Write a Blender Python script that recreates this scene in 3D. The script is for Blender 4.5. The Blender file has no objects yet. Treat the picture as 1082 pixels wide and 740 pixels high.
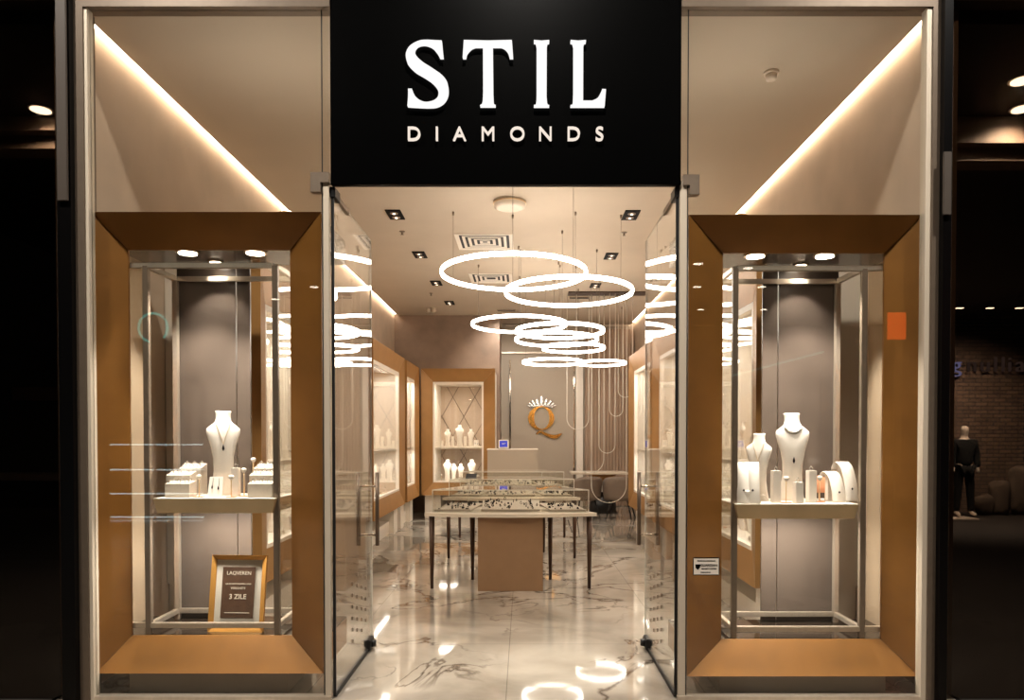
import bpy, bmesh, math, random
from mathutils import Vector, Matrix
from mathutils.geometry import tessellate_polygon
random.seed(4)
PI = math.pi
sc = bpy.context.scene
COL = sc.collection
# ------------------------------------------------------------------ camera model
F_PX, CX, CY, H, TH = 760.0, 553.0, 474.3, 1.55, math.radians(1.0)
def P(px, py, Y):
    """world point at distance Y behind the pixel (px, py) of the 1082x740 frame"""
    a = (px - CX) / F_PX; b = (CY - py) / F_PX
    yc = b * math.sin(TH) + math.cos(TH); zc = b * math.cos(TH) - math.sin(TH)
    t = Y / yc
    return Vector((a * t, Y, H + zc * t))
def PX(px, Y, py=461): return P(px, py, Y).x
def PZ(py, Y): return P(CX, py, Y).z
cam = bpy.data.objects.new('camera', bpy.data.cameras.new('camera'))
COL.objects.link(cam)
cam.location = (0, 0, H); cam.rotation_euler = (PI / 2 - TH, 0, 0)
cam.data.sensor_width = 36; cam.data.lens = F_PX / 1082 * 36
cam.data.shift_x = -(CX - 541) / 1082; cam.data.shift_y = (CY - 370) / 1082
cam.data.clip_end = 100
sc.camera = cam

# ------------------------------------------------------------------ materials
def s2l(c):
    return tuple(((v / 255) / 12.92 if v / 255 <= .04045 else ((v / 255 + .055) / 1.055) ** 2.4) for v in c) + (1,)
def newmat(name):
    m = bpy.data.materials.new(name); m.use_nodes = True
    nt = m.node_tree; b = nt.nodes['Principled BSDF']
    return m, nt, b
def pbr(name, rgb, rough=.5, metal=0., noise=0., nscale=8., bump=0., bscale=200., spec=None, stretch=None, emit=None, estr=0):
    m, nt, b = newmat(name)
    c = s2l(rgb)
    b.inputs['Roughness'].default_value = rough; b.inputs['Metallic'].default_value = metal
    b.inputs['Base Color'].default_value = c
    if spec is not None: b.inputs['Specular IOR Level'].default_value = spec
    tc = nt.nodes.new('ShaderNodeTexCoord'); mp = nt.nodes.new('ShaderNodeMapping')
    nt.links.new(tc.outputs['Object'], mp.inputs['Vector'])
    if stretch: mp.inputs['Scale'].default_value = stretch
    n = nt.nodes.new('ShaderNodeTexNoise'); n.inputs['Scale'].default_value = nscale; n.inputs['Detail'].default_value = 5
    nt.links.new(mp.outputs[0], n.inputs['Vector'])
    r = nt.nodes.new('ShaderNodeValToRGB')
    k = max(noise, .02)
    r.color_ramp.elements[0].position = .3; r.color_ramp.elements[1].position = .7
    r.color_ramp.elements[0].color = tuple(v * (1 - k) for v in c[:3]) + (1,)
    r.color_ramp.elements[1].color = tuple(min(1, v * (1 + k)) for v in c[:3]) + (1,)
    nt.links.new(n.outputs['Fac'], r.inputs['Fac']); nt.links.new(r.outputs[0], b.inputs['Base Color'])
    if bump:
        n2 = nt.nodes.new('ShaderNodeTexNoise'); n2.inputs['Scale'].default_value = bscale
        nt.links.new(tc.outputs['Object'], n2.inputs['Vector'])
        bp = nt.nodes.new('ShaderNodeBump'); bp.inputs['Strength'].default_value = bump; bp.inputs['Distance'].default_value = .002
        nt.links.new(n2.outputs['Fac'], bp.inputs['Height']); nt.links.new(bp.outputs[0], b.inputs['Normal'])
    if emit:
        b.inputs['Emission Color'].default_value = s2l(emit); b.inputs['Emission Strength'].default_value = estr
    return m
def emission(name, rgb, strength):
    m, nt, b = newmat(name)
    nt.nodes.remove(b)
    e = nt.nodes.new('ShaderNodeEmission'); e.inputs[0].default_value = s2l(rgb); e.inputs[1].default_value = strength
    nt.links.new(e.outputs[0], nt.nodes['Material Output'].inputs[0])
    return m
def glass(name, tint=(252, 252, 250), f0=.04, gl=(255, 255, 255)):
    m, nt, b = newmat(name); nt.nodes.remove(b)
    lw = nt.nodes.new('ShaderNodeLayerWeight'); lw.inputs[0].default_value = .5
    p = nt.nodes.new('ShaderNodeMath'); p.operation = 'POWER'; p.inputs[1].default_value = 5
    nt.links.new(lw.outputs['Facing'], p.inputs[0])
    ma = nt.nodes.new('ShaderNodeMath'); ma.operation = 'MULTIPLY_ADD'; ma.inputs[1].default_value = 1 - f0; ma.inputs[2].default_value = f0
    nt.links.new(p.outputs[0], ma.inputs[0])
    t = nt.nodes.new('ShaderNodeBsdfTransparent'); t.inputs[0].default_value = s2l(tint)
    g = nt.nodes.new('ShaderNodeBsdfGlossy'); g.inputs['Roughness'].default_value = .0; g.inputs[0].default_value = s2l(gl)
    mx = nt.nodes.new('ShaderNodeMixShader')
    nt.links.new(ma.outputs[0], mx.inputs[0]); nt.links.new(t.outputs[0], mx.inputs[1]); nt.links.new(g.outputs[0], mx.inputs[2])
    nt.links.new(mx.outputs[0], nt.nodes['Material Output'].inputs[0])
    return m
M = {}
M['ceiling'] = pbr('ceiling_paint', (190, 174, 154), .8, noise=.03, nscale=2)
M['wall'] = pbr('wall_plaster', (196, 176, 156), .75, noise=.08, nscale=3)
M['wallback'] = pbr('stucco_brown', (138, 116, 99), .6, noise=.22, nscale=2.2, bump=.2, bscale=40)
M['wallgrey'] = pbr('greige_panel', (178, 163, 144), .6, noise=.05, nscale=120)
M['facade'] = pbr('facade_plaster', (150, 135, 120), .8, noise=.05)
M['bronze'] = pbr('bronze_satin', (146, 98, 42), .42, .35, noise=.10, nscale=5, bump=.15, bscale=300)
M['bronze_in'] = pbr('bronze_warm', (166, 122, 70), .4, .3, noise=.08, nscale=4)
M['steel'] = pbr('brushed_steel', (214, 200, 182), .3, .7, noise=.06, nscale=30, stretch=(1, 1, .05))
M['outer'] = pbr('outer_post_bronze', (112, 98, 84), .4, .4, noise=.06, nscale=20)
M['handle'] = pbr('dark_bronze_handle', (92, 76, 62), .35, .5)
M['dim'] = pbr('dim_strip', (70, 61, 53), .5)  # flat tone standing in for reflections on the black columns
M['steel_dark'] = pbr('dark_steel', (140, 124, 108), .35, .5, noise=.06, nscale=20)
M['post'] = pbr('post_satin', (206, 192, 172), .45, .1, noise=.05, nscale=12, stretch=(1, 1, .1))
M['chrome'] = pbr('chrome', (215, 200, 182), .12, 1.0)
M['black'] = pbr('black_panel', (2, 2, 2), .3, 0, noise=.1, spec=.05)
M['blackm'] = pbr('black_column', (6, 5, 5), .3, 0, noise=.1, spec=.2)
M['gap'] = pbr('dark_gasket', (12, 10, 8), .6)
M['white'] = pbr('white_leatherette', (246, 236, 224), .5, noise=.03, nscale=40, bump=.1)
M['whitecase'] = pbr('white_lacquer', (240, 230, 216), .35, noise=.02)
M['pad'] = pbr('cream_padding', (184, 164, 146), .7, noise=.05, nscale=60, bump=.2)
M['trayg'] = pbr('grey_velvet', (205, 193, 178), .7, noise=.05, nscale=60)
M['lattice'] = pbr('lattice_bronze', (66, 48, 36), .4, .5)
M['dark_panel'] = pbr('taupe_gloss', (96, 84, 75), .22, 0, noise=.12, nscale=3, spec=.6)
M['dark_floor'] = pbr('dark_mirror_floor', (58, 48, 40), .06, .4, noise=.1)
M['mirror'] = pbr('bronze_mirror', (232, 206, 174), .1, .55)
M['gold'] = pbr('gold', (214, 152, 72), .22, .9)
M['goldframe'] = pbr('gold_moulding', (214, 156, 78), .25, .45)
M['silver'] = pbr('silver', (240, 235, 228), .15, .9)
M['jewel'] = pbr('dark_gem', (48, 40, 40), .1, .2)
M['mat'] = pbr('passepartout', (214, 205, 190), .8)
M['print'] = pbr('brown_print', (84, 58, 40), .5, noise=.15, nscale=20)
M['brown_ped'] = pbr('brown_pedestal', (142, 108, 76), .5, noise=.06, nscale=6)
M['leg'] = pbr('table_leg_walnut', (74, 50, 34), .35, .3)
M['legm'] = pbr('black_leg', (14, 12, 11), .4)
M['counter'] = pbr('counter_top', (226, 212, 192), .3, noise=.03)
M['goldedge'] = pbr('brushed_gold_edge', (222, 192, 150), .35, .5, noise=.12, nscale=6, stretch=(1, 1, .2))
M['curtain'] = pbr('curtain_brown', (166, 142, 122), .8, noise=.06, nscale=30, stretch=(6, 6, .1))
M['chair'] = pbr('grey_upholstery', (128, 112, 98), .85, noise=.08, nscale=50)
M['cord'] = pbr('white_cord', (228, 220, 206), .4)
M['cable'] = pbr('thin_cable', (120, 105, 90), .5)
M['plasticw'] = pbr('white_plastic', (214, 198, 178), .5)
M['paper'] = pbr('white_sticker', (236, 226, 212), .6)
M['ink'] = pbr('black_ink', (6, 5, 5), .6, spec=.1)
M['cream_ink'] = pbr('cream_ink', (232, 220, 200), .6)
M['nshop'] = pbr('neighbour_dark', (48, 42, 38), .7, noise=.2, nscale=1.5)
M['nbeam'] = pbr('neighbour_beam', (120, 104, 88), .6, noise=.05)
M['concrete'] = pbr('rock_grey', (92, 78, 66), .9, noise=.3, nscale=6)
M['skin'] = pbr('mannequin_white', (220, 205, 190), .4)
M['jacket'] = pbr('black_fabric', (10, 9, 9), .9)
M['mallfloor'] = pbr('mall_floor', (120, 108, 95), .15, noise=.1, nscale=2)
M['mallceil'] = pbr('mall_ceiling', (70, 62, 55), .8)
M['peach'] = pbr('peach_card', (226, 160, 120), .6)
M['ring_led'] = emission('led_ring', (255, 244, 230), 17)
M['cove_led'] = emission('led_cove', (255, 232, 205), 15)
M['lamp'] = emission('lamp_face', (255, 240, 220), 14)
M['lamp_s'] = emission('lamp_small', (255, 232, 205), 5)
M['letter'] = emission('lit_letter', (255, 252, 250), 1.05)
M['letter_s'] = emission('lit_letter_small', (255, 240, 225), .95)
M['screen'] = emission('screen_blue', (80, 82, 190), 1.0)
M['sign_blue'] = emission('neon_blue', (150, 160, 235), 1.6)
M['sign_dim'] = emission('neon_dim', (120, 104, 104), .6)
M['glass'] = glass('clear_glass')
M['glass_case'] = glass('case_glass', (250, 250, 248), .03)
M['glass_dark'] = glass('tinted_glass', (170, 160, 150), .03)
M['glass_edge'] = pbr('glass_edge', (236, 230, 216), .2, 0, noise=.05, spec=.8)
def marble():
    m, nt, b = newmat('polished_marble')
    N, L = nt.nodes.new, nt.links.new
    tc = N('ShaderNodeTexCoord')
    def noise(s, d, dist=0., off=0):
        mp = N('ShaderNodeMapping'); mp.inputs['Location'].default_value = (off, off, 0); mp.inputs['Rotation'].default_value = (0, 0, .5)
        L(tc.outputs['Object'], mp.inputs[0])
        n = N('ShaderNodeTexNoise'); n.inputs['Scale'].default_value = s; n.inputs['Detail'].default_value = d
        n.inputs['Distortion'].default_value = dist; L(mp.outputs[0], n.inputs['Vector']); return n
    def vein(n, w):
        a = N('ShaderNodeMath'); a.operation = 'SUBTRACT'; a.inputs[1].default_value = .5; L(n.outputs['Fac'], a.inputs[0])
        c = N('ShaderNodeMath'); c.operation = 'ABSOLUTE'; L(a.outputs[0], c.inputs[0])
        r = N('ShaderNodeValToRGB'); r.color_ramp.elements[0].position = 0; r.color_ramp.elements[0].color = (1, 1, 1, 1)
        r.color_ramp.elements[1].position = w; r.color_ramp.elements[1].color = (0, 0, 0, 1)
        L(c.outputs[0], r.inputs[0]); return r
    n0 = noise(.9, 6, .6)
    base = N('ShaderNodeValToRGB')
    base.color_ramp.elements[0].position = .3; base.color_ramp.elements[0].color = s2l((120, 110, 97))
    base.color_ramp.elements[1].position = .66; base.color_ramp.elements[1].color = s2l((198, 188, 174))
    L(n0.outputs['Fac'], base.inputs[0])
    v1 = vein(noise(.55, 7, 1.0, 3.3), .014); v2 = vein(noise(1.3, 8, .8, 9.1), .017)
    mask = noise(.8, 2, 0, 5)
    mr = N('ShaderNodeMapRange'); mr.inputs[1].default_value = .46; mr.inputs[2].default_value = .58; L(mask.outputs['Fac'], mr.inputs[0])
    mm = N('ShaderNodeMath'); mm.operation = 'MULTIPLY'; L(v2.outputs[0], mm.inputs[0]); L(mr.outputs[0], mm.inputs[1])
    mx = N('ShaderNodeMath'); mx.operation = 'MAXIMUM'; L(v1.outputs[0], mx.inputs[0]); L(mm.outputs[0], mx.inputs[1])
    ml = N('ShaderNodeMath'); ml.operation = 'MULTIPLY'; ml.inputs[1].default_value = .85; L(mx.outputs[0], ml.inputs[0])
    c = N('ShaderNodeMixRGB'); c.inputs[2].default_value = s2l((70, 54, 42)); L(ml.outputs[0], c.inputs[0]); L(base.outputs[0], c.inputs[1])
    # slab joints
    br = N('ShaderNodeTexBrick'); br.offset = 0; br.inputs['Scale'].default_value = 1; br.inputs['Brick Width'].default_value = 1.2; br.inputs['Row Height'].default_value = 1.2
    br.inputs['Mortar Size'].default_value = .003; br.inputs['Color1'].default_value = (1, 1, 1, 1); br.inputs['Color2'].default_value = (1, 1, 1, 1); br.inputs['Mortar'].default_value = (.6, .6, .6, 1)
    L(tc.outputs['Object'], br.inputs['Vector'])
    c2 = N('ShaderNodeMixRGB'); c2.blend_type = 'MULTIPLY'; c2.inputs[0].default_value = 1; L(c.outputs[0], c2.inputs[1]); L(br.outputs[0], c2.inputs[2])
    L(c2.outputs[0], b.inputs['Base Color'])
    b.inputs['Roughness'].default_value = .05; b.inputs['IOR'].default_value = 1.75
    return m
M['marble'] = marble()
def brickmat():
    m, nt, b = newmat('dark_brick')
    tc = nt.nodes.new('ShaderNodeTexCoord'); mp = nt.nodes.new('ShaderNodeMapping'); mp.inputs['Rotation'].default_value = (PI / 2, 0, 0)
    nt.links.new(tc.outputs['Object'], mp.inputs[0])
    br = nt.nodes.new('ShaderNodeTexBrick'); br.inputs['Scale'].default_value = 1; br.inputs['Brick Width'].default_value = .25; br.inputs['Row Height'].default_value = .08
    br.inputs['Mortar Size'].default_value = .008
    br.inputs['Color1'].default_value = s2l((120, 98, 82)); br.inputs['Color2'].default_value = s2l((96, 78, 66)); br.inputs['Mortar'].default_value = s2l((50, 42, 38))
    nt.links.new(mp.outputs[0], br.inputs['Vector']); nt.links.new(br.outputs[0], b.inputs['Base Color']); b.inputs['Roughness'].default_value = .8
    return m
M['brick'] = brickmat()

# ------------------------------------------------------------------ mesh helpers
class MB:
    def __init__(s): s.v = []; s.f = []; s.sm = []
    def add(s, vs, fs, smooth=False):
        o = len(s.v); s.v += [Vector(v) for v in vs]
        s.f += [tuple(o + i for i in f) for f in fs]; s.sm += [smooth] * len(fs); return s
    def hexa(s, p): # 8 points: bottom 4 ccw then top 4
        return s.add(p, [(3, 2, 1, 0), (4, 5, 6, 7), (0, 1, 5, 4), (1, 2, 6, 5), (2, 3, 7, 6), (3, 0, 4, 7)])
    def box(s, x0, x1, y0, y1, z0, z1):
        return s.hexa([(x0, y0, z0), (x1, y0, z0), (x1, y1, z0), (x0, y1, z0), (x0, y0, z1), (x1, y0, z1), (x1, y1, z1), (x0, y1, z1)])
    def bbox(s, x0, x1, y0, y1, z0, z1, b=.003): # box with chamfered edges
        bm = bmesh.new(); bmesh.ops.create_cube(bm, size=1)
        for v in bm.verts: v.co = Vector(((x0 + x1) / 2 + v.co.x * (x1 - x0), (y0 + y1) / 2 + v.co.y * (y1 - y0), (z0 + z1) / 2 + v.co.z * (z1 - z0)))
        bmesh.ops.bevel(bm, geom=bm.edges[:], offset=b, segments=2, affect='EDGES')
        bm.verts.index_update()
        s.add([v.co.copy() for v in bm.verts], [[v.index for v in f.verts] for f in bm.faces]); bm.free(); return s
    def prism(s, poly, fn, t0, t1, smooth=False): # poly 2D ccw; fn(u,v,t)->3D
        n = len(poly)
        vs = [fn(u, v, t0) for u, v in poly] + [fn(u, v, t1) for u, v in poly]
        bm = bmesh.new()
        s.add(vs, [tuple(range(n - 1, -1, -1)), tuple(range(n, 2 * n))])
        s.add(vs, [(i, (i + 1) % n, n + (i + 1) % n, n + i) for i in range(n)], smooth); bm.free(); return s
    def tube(s, pts, r, n=8, closed=False, rs=None):
        pts = [Vector(p) for p in pts]; m = len(pts); rings = []
        up0 = None
        for i, p in enumerate(pts):
            if closed: t = pts[(i + 1) % m] - pts[i - 1]
            else: t = pts[min(i + 1, m - 1)] - pts[max(i - 1, 0)]
            t.normalize()
            if up0 is None:
                up0 = Vector((0, 0, 1)) if abs(t.z) < .9 else Vector((1, 0, 0))
            a = t.cross(up0)
            if a.length < 1e-4: a = t.cross(Vector((0, 1, .1)))
            a.normalize(); b = a.cross(t); b.normalize(); up0 = b
            rr = rs[i] if rs else r
            rings.append([p + (a * math.cos(2 * PI * k / n) + b * math.sin(2 * PI * k / n)) * rr for k in range(n)])
        vs = [v for q in rings for v in q]; fs = []
        for i in range(m if closed else m - 1):
            j = (i + 1) % m
            for k in range(n): fs.append((i * n + k, i * n + (k + 1) % n, j * n + (k + 1) % n, j * n + k))
        s.add(vs, fs, True)
        if not closed: s.add(rings[0], [tuple(range(n - 1, -1, -1))]); s.add(rings[-1], [tuple(range(n))])
        return s
    def bar(s, a, b, w, h=None): # square bar between points
        a = Vector(a); b = Vector(b); t = (b - a).normalized(); h = h or w
        up = Vector((0, 0, 1)) if abs(t.z) < .9 else Vector((0, 1, 0))
        x = t.cross(up).normalized() * w / 2; y = x.normalized().cross(t) * h / 2
        return s.hexa([a - x - y, a + x - y, a + x + y, a - x + y, b - x - y, b + x - y, b + x + y, b - x + y])
    def cyl(s, c, r, z0, z1, n=24, r1=None):
        r1 = r if r1 is None else r1
        vs = [(c[0] + r * math.cos(2 * PI * k / n), c[1] + r * math.sin(2 * PI * k / n), z0) for k in range(n)]
        vs += [(c[0] + r1 * math.cos(2 * PI * k / n), c[1] + r1 * math.sin(2 * PI * k / n), z1) for k in range(n)]
        s.add(vs, [(k, (k + 1) % n, n + (k + 1) % n, n + k) for k in range(n)], True)
        return s.add(vs, [tuple(range(n - 1, -1, -1)), tuple(range(n, 2 * n))])
    def loft(s, secs, n=28, smooth=True): # secs: (z, w, d, x, y, pow)
        rings = []
        for (z, w, d, x, y, e) in secs:
            q = []
            for k in range(n):
                a = 2 * PI * k / n; c, t = math.cos(a), math.sin(a)
                q.append(Vector((x + w * math.copysign(abs(c) ** e, c), y + d * math.copysign(abs(t) ** e, t), z)))
            rings.append(q)
        vs = [v for q in rings for v in q]; fs = []
        for i in range(len(secs) - 1):
            for k in range(n): fs.append((i * n + k, i * n + (k + 1) % n, (i + 1) * n + (k + 1) % n, (i + 1) * n + k))
        s.add(vs, fs, smooth); s.add(rings[0], [tuple(range(n - 1, -1, -1))]); s.add(rings[-1], [tuple(range(n))])
        return s
    def xf(s, m, start=0):
        for i in range(start, len(s.v)): s.v[i] = m @ s.v[i]
        return s
def root_of(o):
    while o.parent: o = o.parent
    return o
def part(name, mb, mat, parent=None, base=None, local=False, label=None, kind=None, fix=False):
    """mb in world coordinates unless local; parts are re-expressed round their thing's base"""
    off = Vector((0, 0, 0))
    if parent is not None and not local: off = root_of(parent).location.copy()
    if parent is None:
        if base is None and mb.v:
            xs = [v.x for v in mb.v]; ys = [v.y for v in mb.v]; zs = [v.z for v in mb.v]
            base = ((min(xs) + max(xs)) / 2, (min(ys) + max(ys)) / 2, min(zs))
        if not local: off = Vector(base)
    me = bpy.data.meshes.new(name)
    me.from_pydata([tuple(v - off) for v in mb.v], [], mb.f)
    me.polygons.foreach_set('use_smooth', mb.sm)
    bm = bmesh.new(); bm.from_mesh(me)
    bmesh.ops.remove_doubles(bm, verts=bm.verts[:], dist=1e-6)
    bmesh.ops.recalc_face_normals(bm, faces=bm.faces[:])
    bm.to_mesh(me); bm.free(); me.validate(); me.update()
    me.materials.append(mat)
    o = bpy.data.objects.new(name, me); COL.objects.link(o)
    if parent is not None: o.parent = parent
    elif not local: o.location = off
    if label: o['label'] = label
    if kind: o['kind'] = kind
    return o
def tag(o, label, cat, group=None, kind=None):
    o['label'] = label; o['category'] = cat
    if group: o['group'] = group
    if kind: o['kind'] = kind
    return o
def struct(o): o['kind'] = 'structure'; return o
def thing(name, label, cat, loc=(0, 0, 0), rz=0, group=None):
    o = bpy.data.objects.new(name, None); COL.objects.link(o); o.empty_display_size = .1
    o.location = loc; o.rotation_euler = (0, 0, rz)
    if label: tag(o, label, cat, group)
    return o
def sthing(name, loc):
    o = thing(name, None, None, loc); o['kind'] = 'structure'; return o
def copy_tree(o, parent=None):
    c = o.copy(); COL.objects.link(c)
    if parent is not None: c.parent = parent
    for ch in [k for k in bpy.data.objects if k.parent == o]: copy_tree(ch, c)
    return c
used = set()
def place(proto, loc, rz, label, cat, group, scale=None):
    """first use takes the prototype itself, later ones are copies"""
    o = proto if proto.name not in used else copy_tree(proto)
    used.add(proto.name); used.add(o.name)
    o.location = loc; o.rotation_euler = (0, 0, rz)
    if scale: o.scale = (scale,) * 3
    return tag(o, label, cat, group)
def text_mb(txt, size, fn, depth=.004, spacing=1.0, bold=0.0, align='CENTER'):
    cu = bpy.data.curves.new('t', 'FONT'); cu.body = txt; cu.size = size; cu.extrude = depth / 2
    cu.align_x = align; cu.align_y = 'CENTER'; cu.space_character = spacing; cu.offset = bold; cu.resolution_u = 4
    ob = bpy.data.objects.new('t', cu); COL.objects.link(ob)
    dg = bpy.context.evaluated_depsgraph_get()
    me = bpy.data.meshes.new_from_object(ob.evaluated_get(dg))
    mb = MB(); mb.add([fn(v.co.x, v.co.y, v.co.z) for v in me.vertices], [tuple(p.vertices) for p in me.polygons])
    bpy.data.objects.remove(ob); bpy.data.curves.remove(cu); bpy.data.meshes.remove(me)
    return mb
def light(name, kind, loc, energy, color=(1, .93, .84), rot=(0, 0, 0), **kw):
    d = bpy.data.lights.new(name, kind); d.energy = energy; d.color = color
    for k, v in kw.items(): setattr(d, k, v)
    o = bpy.data.objects.new(name, d); COL.objects.link(o); o.location = loc; o.rotation_euler = rot
    return o

# ------------------------------------------------------------------ room shell
Y0 = 4.22
CEIL = PZ(10, Y0); XL = PX(76, Y0); XR = PX(993, Y0)
YB1, YB2, XS = 14.8, 15.9, PX(528, 14.8)
TOPZ = 4.6
mb = MB().box(XL - .1, XR + .1, Y0 - .05, 16.1, -.12, 0); struct(part('floor', mb, M['marble']))
mb = MB().box(-9, 14, -9, Y0 - .05, -.12, -.002); struct(part('floor_mall', mb, M['mallfloor']))
mb = MB().box(XL + .07, XR - .07, Y0 + .06, 16.1, CEIL, CEIL + .1); struct(part('ceiling', mb, M['ceiling']))
mb = MB().box(XL - .12, XR + .12, Y0 + .06, 16.1, CEIL + .22, CEIL + .3); struct(part('ceiling_slab', mb, M['ceiling']))
mb = MB().box(XL - .12, XL, Y0 + .06, 16.1, 0, CEIL + .22); struct(part('wall_left', mb, M['wall']))
mb = MB().box(XR, XR + .12, Y0 + .06, 16.1, 0, CEIL + .22); struct(part('wall_right', mb, M['wall']))
mb = MB().box(XL, XS, YB1, 16.1, 0, CEIL); struct(part('wall_back_left', mb, M['wallback']))
mb = MB().box(XS, XR, YB2, 16.1, 0, CEIL); struct(part('wall_back', mb, M['wallgrey']))
for nm, x0, x1 in (('trim_1', XL + .012, XL + .05), ('trim_2', XR - .05, XR - .012)):
    mb = MB().box(x0, x1, Y0 + .1, YB1 if x0 < 0 else YB2, CEIL + .03, CEIL + .05)
    o = part(nm, mb, M['cove_led']); struct(o)
mb = MB().box(XS + .1, XR - .1, YB2 - .06, YB2 - .03, CEIL - .06, CEIL - .03); struct(part('trim_3', mb, M['steel']))

# ------------------------------------------------------------------ storefront
def px_box(x0, x1, yt, yb, Y, d):
    return MB().box(PX(x0, Y), PX(x1, Y), Y, Y + d, PZ(yb, Y), PZ(yt, Y))
SX0, SX1 = PX(350.5, Y0 - .03), PX(718.5, Y0 - .03)
zb = PZ(11, Y0)
struct(part('trim_4', MB().box(PX(82, Y0), PX(96, Y0), Y0 - .04, Y0 + .08, 0, TOPZ), M['outer']))
struct(part('trim_5', MB().box(PX(96, Y0), PX(99.5, Y0), Y0 - .03, Y0 + .03, 0, zb), M['post']))
struct(part('trim_6', MB().box(PX(978, Y0), PX(990, Y0), Y0 - .04, Y0 + .08, 0, TOPZ), M['outer']))
struct(part('trim_7', MB().box(PX(972.5, Y0), PX(978, Y0), Y0 - .03, Y0 + .03, 0, zb), M['post']))
struct(part('trim_8', MB().box(PX(96, Y0), SX0, Y0 - .04, Y0 + .06, zb, PZ(0, Y0)), M['outer']))
struct(part('trim_9', MB().box(SX1, PX(978, Y0), Y0 - .04, Y0 + .06, zb, PZ(0, Y0)), M['outer']))
struct(part('trim_10', MB().bbox(PX(99.5, Y0), PX(350, Y0), Y0 - .03, Y0 + .03, 0, .022), M['steel']))
struct(part('trim_11', MB().bbox(PX(716, Y0), PX(972.5, Y0), Y0 - .03, Y0 + .03, 0, .022), M['steel']))
struct(part('wall_front', MB().box(-9, 14, Y0 - .02, Y0 + .1, PZ(0, Y0), TOPZ + 1.6), M['facade']))
# columns either side of the shop front
struct(part('trim_12', MB().box(PX(63, Y0 - .08), PX(82, Y0 - .04), Y0 - .08, Y0 + .1, 0, TOPZ), M['blackm']))
struct(part('trim_13', MB().box(PX(990, Y0 - .04), PX(1003, Y0 - .08), Y0 - .08, Y0 + .1, 0, TOPZ), M['blackm']))
struct(part('trim_14', MB().bbox(PX(63, Y0 - .1), PX(74, Y0 - .1), Y0 - .1, Y0 - .085, PZ(212, Y0 - .1), TOPZ), M['dim']))  # reflection on the left column, painted as a thin solid strip
struct(part('trim_15', MB().bbox(PX(994.5, Y0 - .1), PX(1003, Y0 - .1), Y0 - .1, Y0 - .085, PZ(227, Y0 - .1), PZ(160, Y0 - .1)), M['dim']))  # short painted strip for the right column's reflection

def window(name, x0, x1, xseam):
    w = sthing(name, ((x0 + x1) / 2, Y0, 0))
    part('glass_pane', MB().box(min(x0, xseam), max(x0, xseam) if x0 < 0 else xseam, Y0 - .005, Y0 + .005, .022, zb), M['glass'], w) if x0 < 0 else \
        part('glass_pane', MB().box(xseam, x1, Y0 - .005, Y0 + .005, .022, zb), M['glass'], w)
    s0, s1 = (xseam + .004, x1) if x0 < 0 else (x0, xseam - .004)
    part('glass_transom', MB().box(s0, s1, Y0 - .005, Y0 + .005, PZ(185, Y0), zb), M['glass'], w)
    # satin edge post of the fixed side panel beside the door
    part('edge_post', MB().bbox(s0 + (.004 if x0 < 0 else .0), s1 - (.0 if x0 < 0 else .004), Y0 - .012, Y0 + .02, 0, PZ(192, Y0)), M['post'], w)
    part('joint', MB().box(xseam, xseam + .004, Y0 - .006, Y0 + .006, 0, zb) if x0 < 0 else MB().box(xseam - .004, xseam, Y0 - .006, Y0 + .006, 0, zb), M['gap'], w)
    return w
w1 = window('window_1', PX(99.5, Y0), PX(349.3, Y0), PX(341.5, Y0))
w2 = window('window_2', PX(717, Y0), PX(972.5, Y0), PX(726, Y0))
def bracket(w, poly):
    fn = lambda u, v, t: Vector((PX(u, Y0), t, PZ(v, Y0)))
    part('patch_fitting', MB().prism(poly, fn, Y0 - .025, Y0 + .025), M['steel_dark'], w)
bracket(w1, [(330.5, 183.5), (350, 183.5), (350, 194), (341, 194), (341, 204), (330.5, 204)])
bracket(w2, [(720, 186), (737, 186), (737, 207), (727, 207), (727, 197), (720, 197)])

# sign board
SBY = Y0 - .03
sign = thing('shop_sign', 'black square sign board with large white serif lettering hung above the glass doors', 'sign', ((SX0 + SX1) / 2, SBY, PZ(197.5, SBY)))
part('board', MB().bbox(SX0, SX1, SBY, SBY + .045, PZ(197.5, SBY + .04), TOPZ, .002), M['black'], sign)
fS = lambda ox, oy, k: (lambda u, v, t: Vector((PX(ox + u / k, SBY), t, PZ(oy + v / k, SBY))))
def catmull(pts, n=6):
    out = []; m = len(pts)
    for i in range(m - 1):
        p0, p1, p2, p3 = [Vector(pts[max(0, min(m - 1, i + j))]) for j in (-1, 0, 1, 2)]
        for k in range(n):
            t = k / n
            out.append(tuple(.5 * ((2 * p1) + (p2 - p0) * t + (2 * p0 - 5 * p1 + 4 * p2 - p3) * t * t + (3 * p1 - p0 - 3 * p2 + p3) * t ** 3)))
    out.append(tuple(pts[-1])); return out
k9 = 9.02
S_outer = catmull([(385, 68), (330, 66), (235, 62), (165, 74), (95, 115), (60, 165), (52, 220), (72, 285), (140, 355), (230, 410), (300, 460), (345, 515), (358, 570), (345, 610), (305, 638), (240, 650), (180, 632), (135, 590), (108, 525)])
S_inner = catmull([(72, 525), (72, 600), (65, 684), ]) + [(65, 684)] + catmull([(65, 684), (150, 690), (270, 694), (350, 684), (410, 645), (442, 590), (450, 530), (438, 460), (390, 395), (300, 330), (215, 275), (160, 225), (136, 180), (140, 140), (175, 108), (235, 100), (300, 125), (345, 175), (372, 225)]) + [(404, 225), (396, 150), (389, 68)]
Sp = S_outer + S_inner
def dedupe(p):
    o = []
    for q in p:
        if not o or abs(q[0] - o[-1][0]) + abs(q[1] - o[-1][1]) > .5: o.append(q)
    if abs(o[0][0] - o[-1][0]) + abs(o[0][1] - o[-1][1]) < .5: o.pop()
    return o
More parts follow.
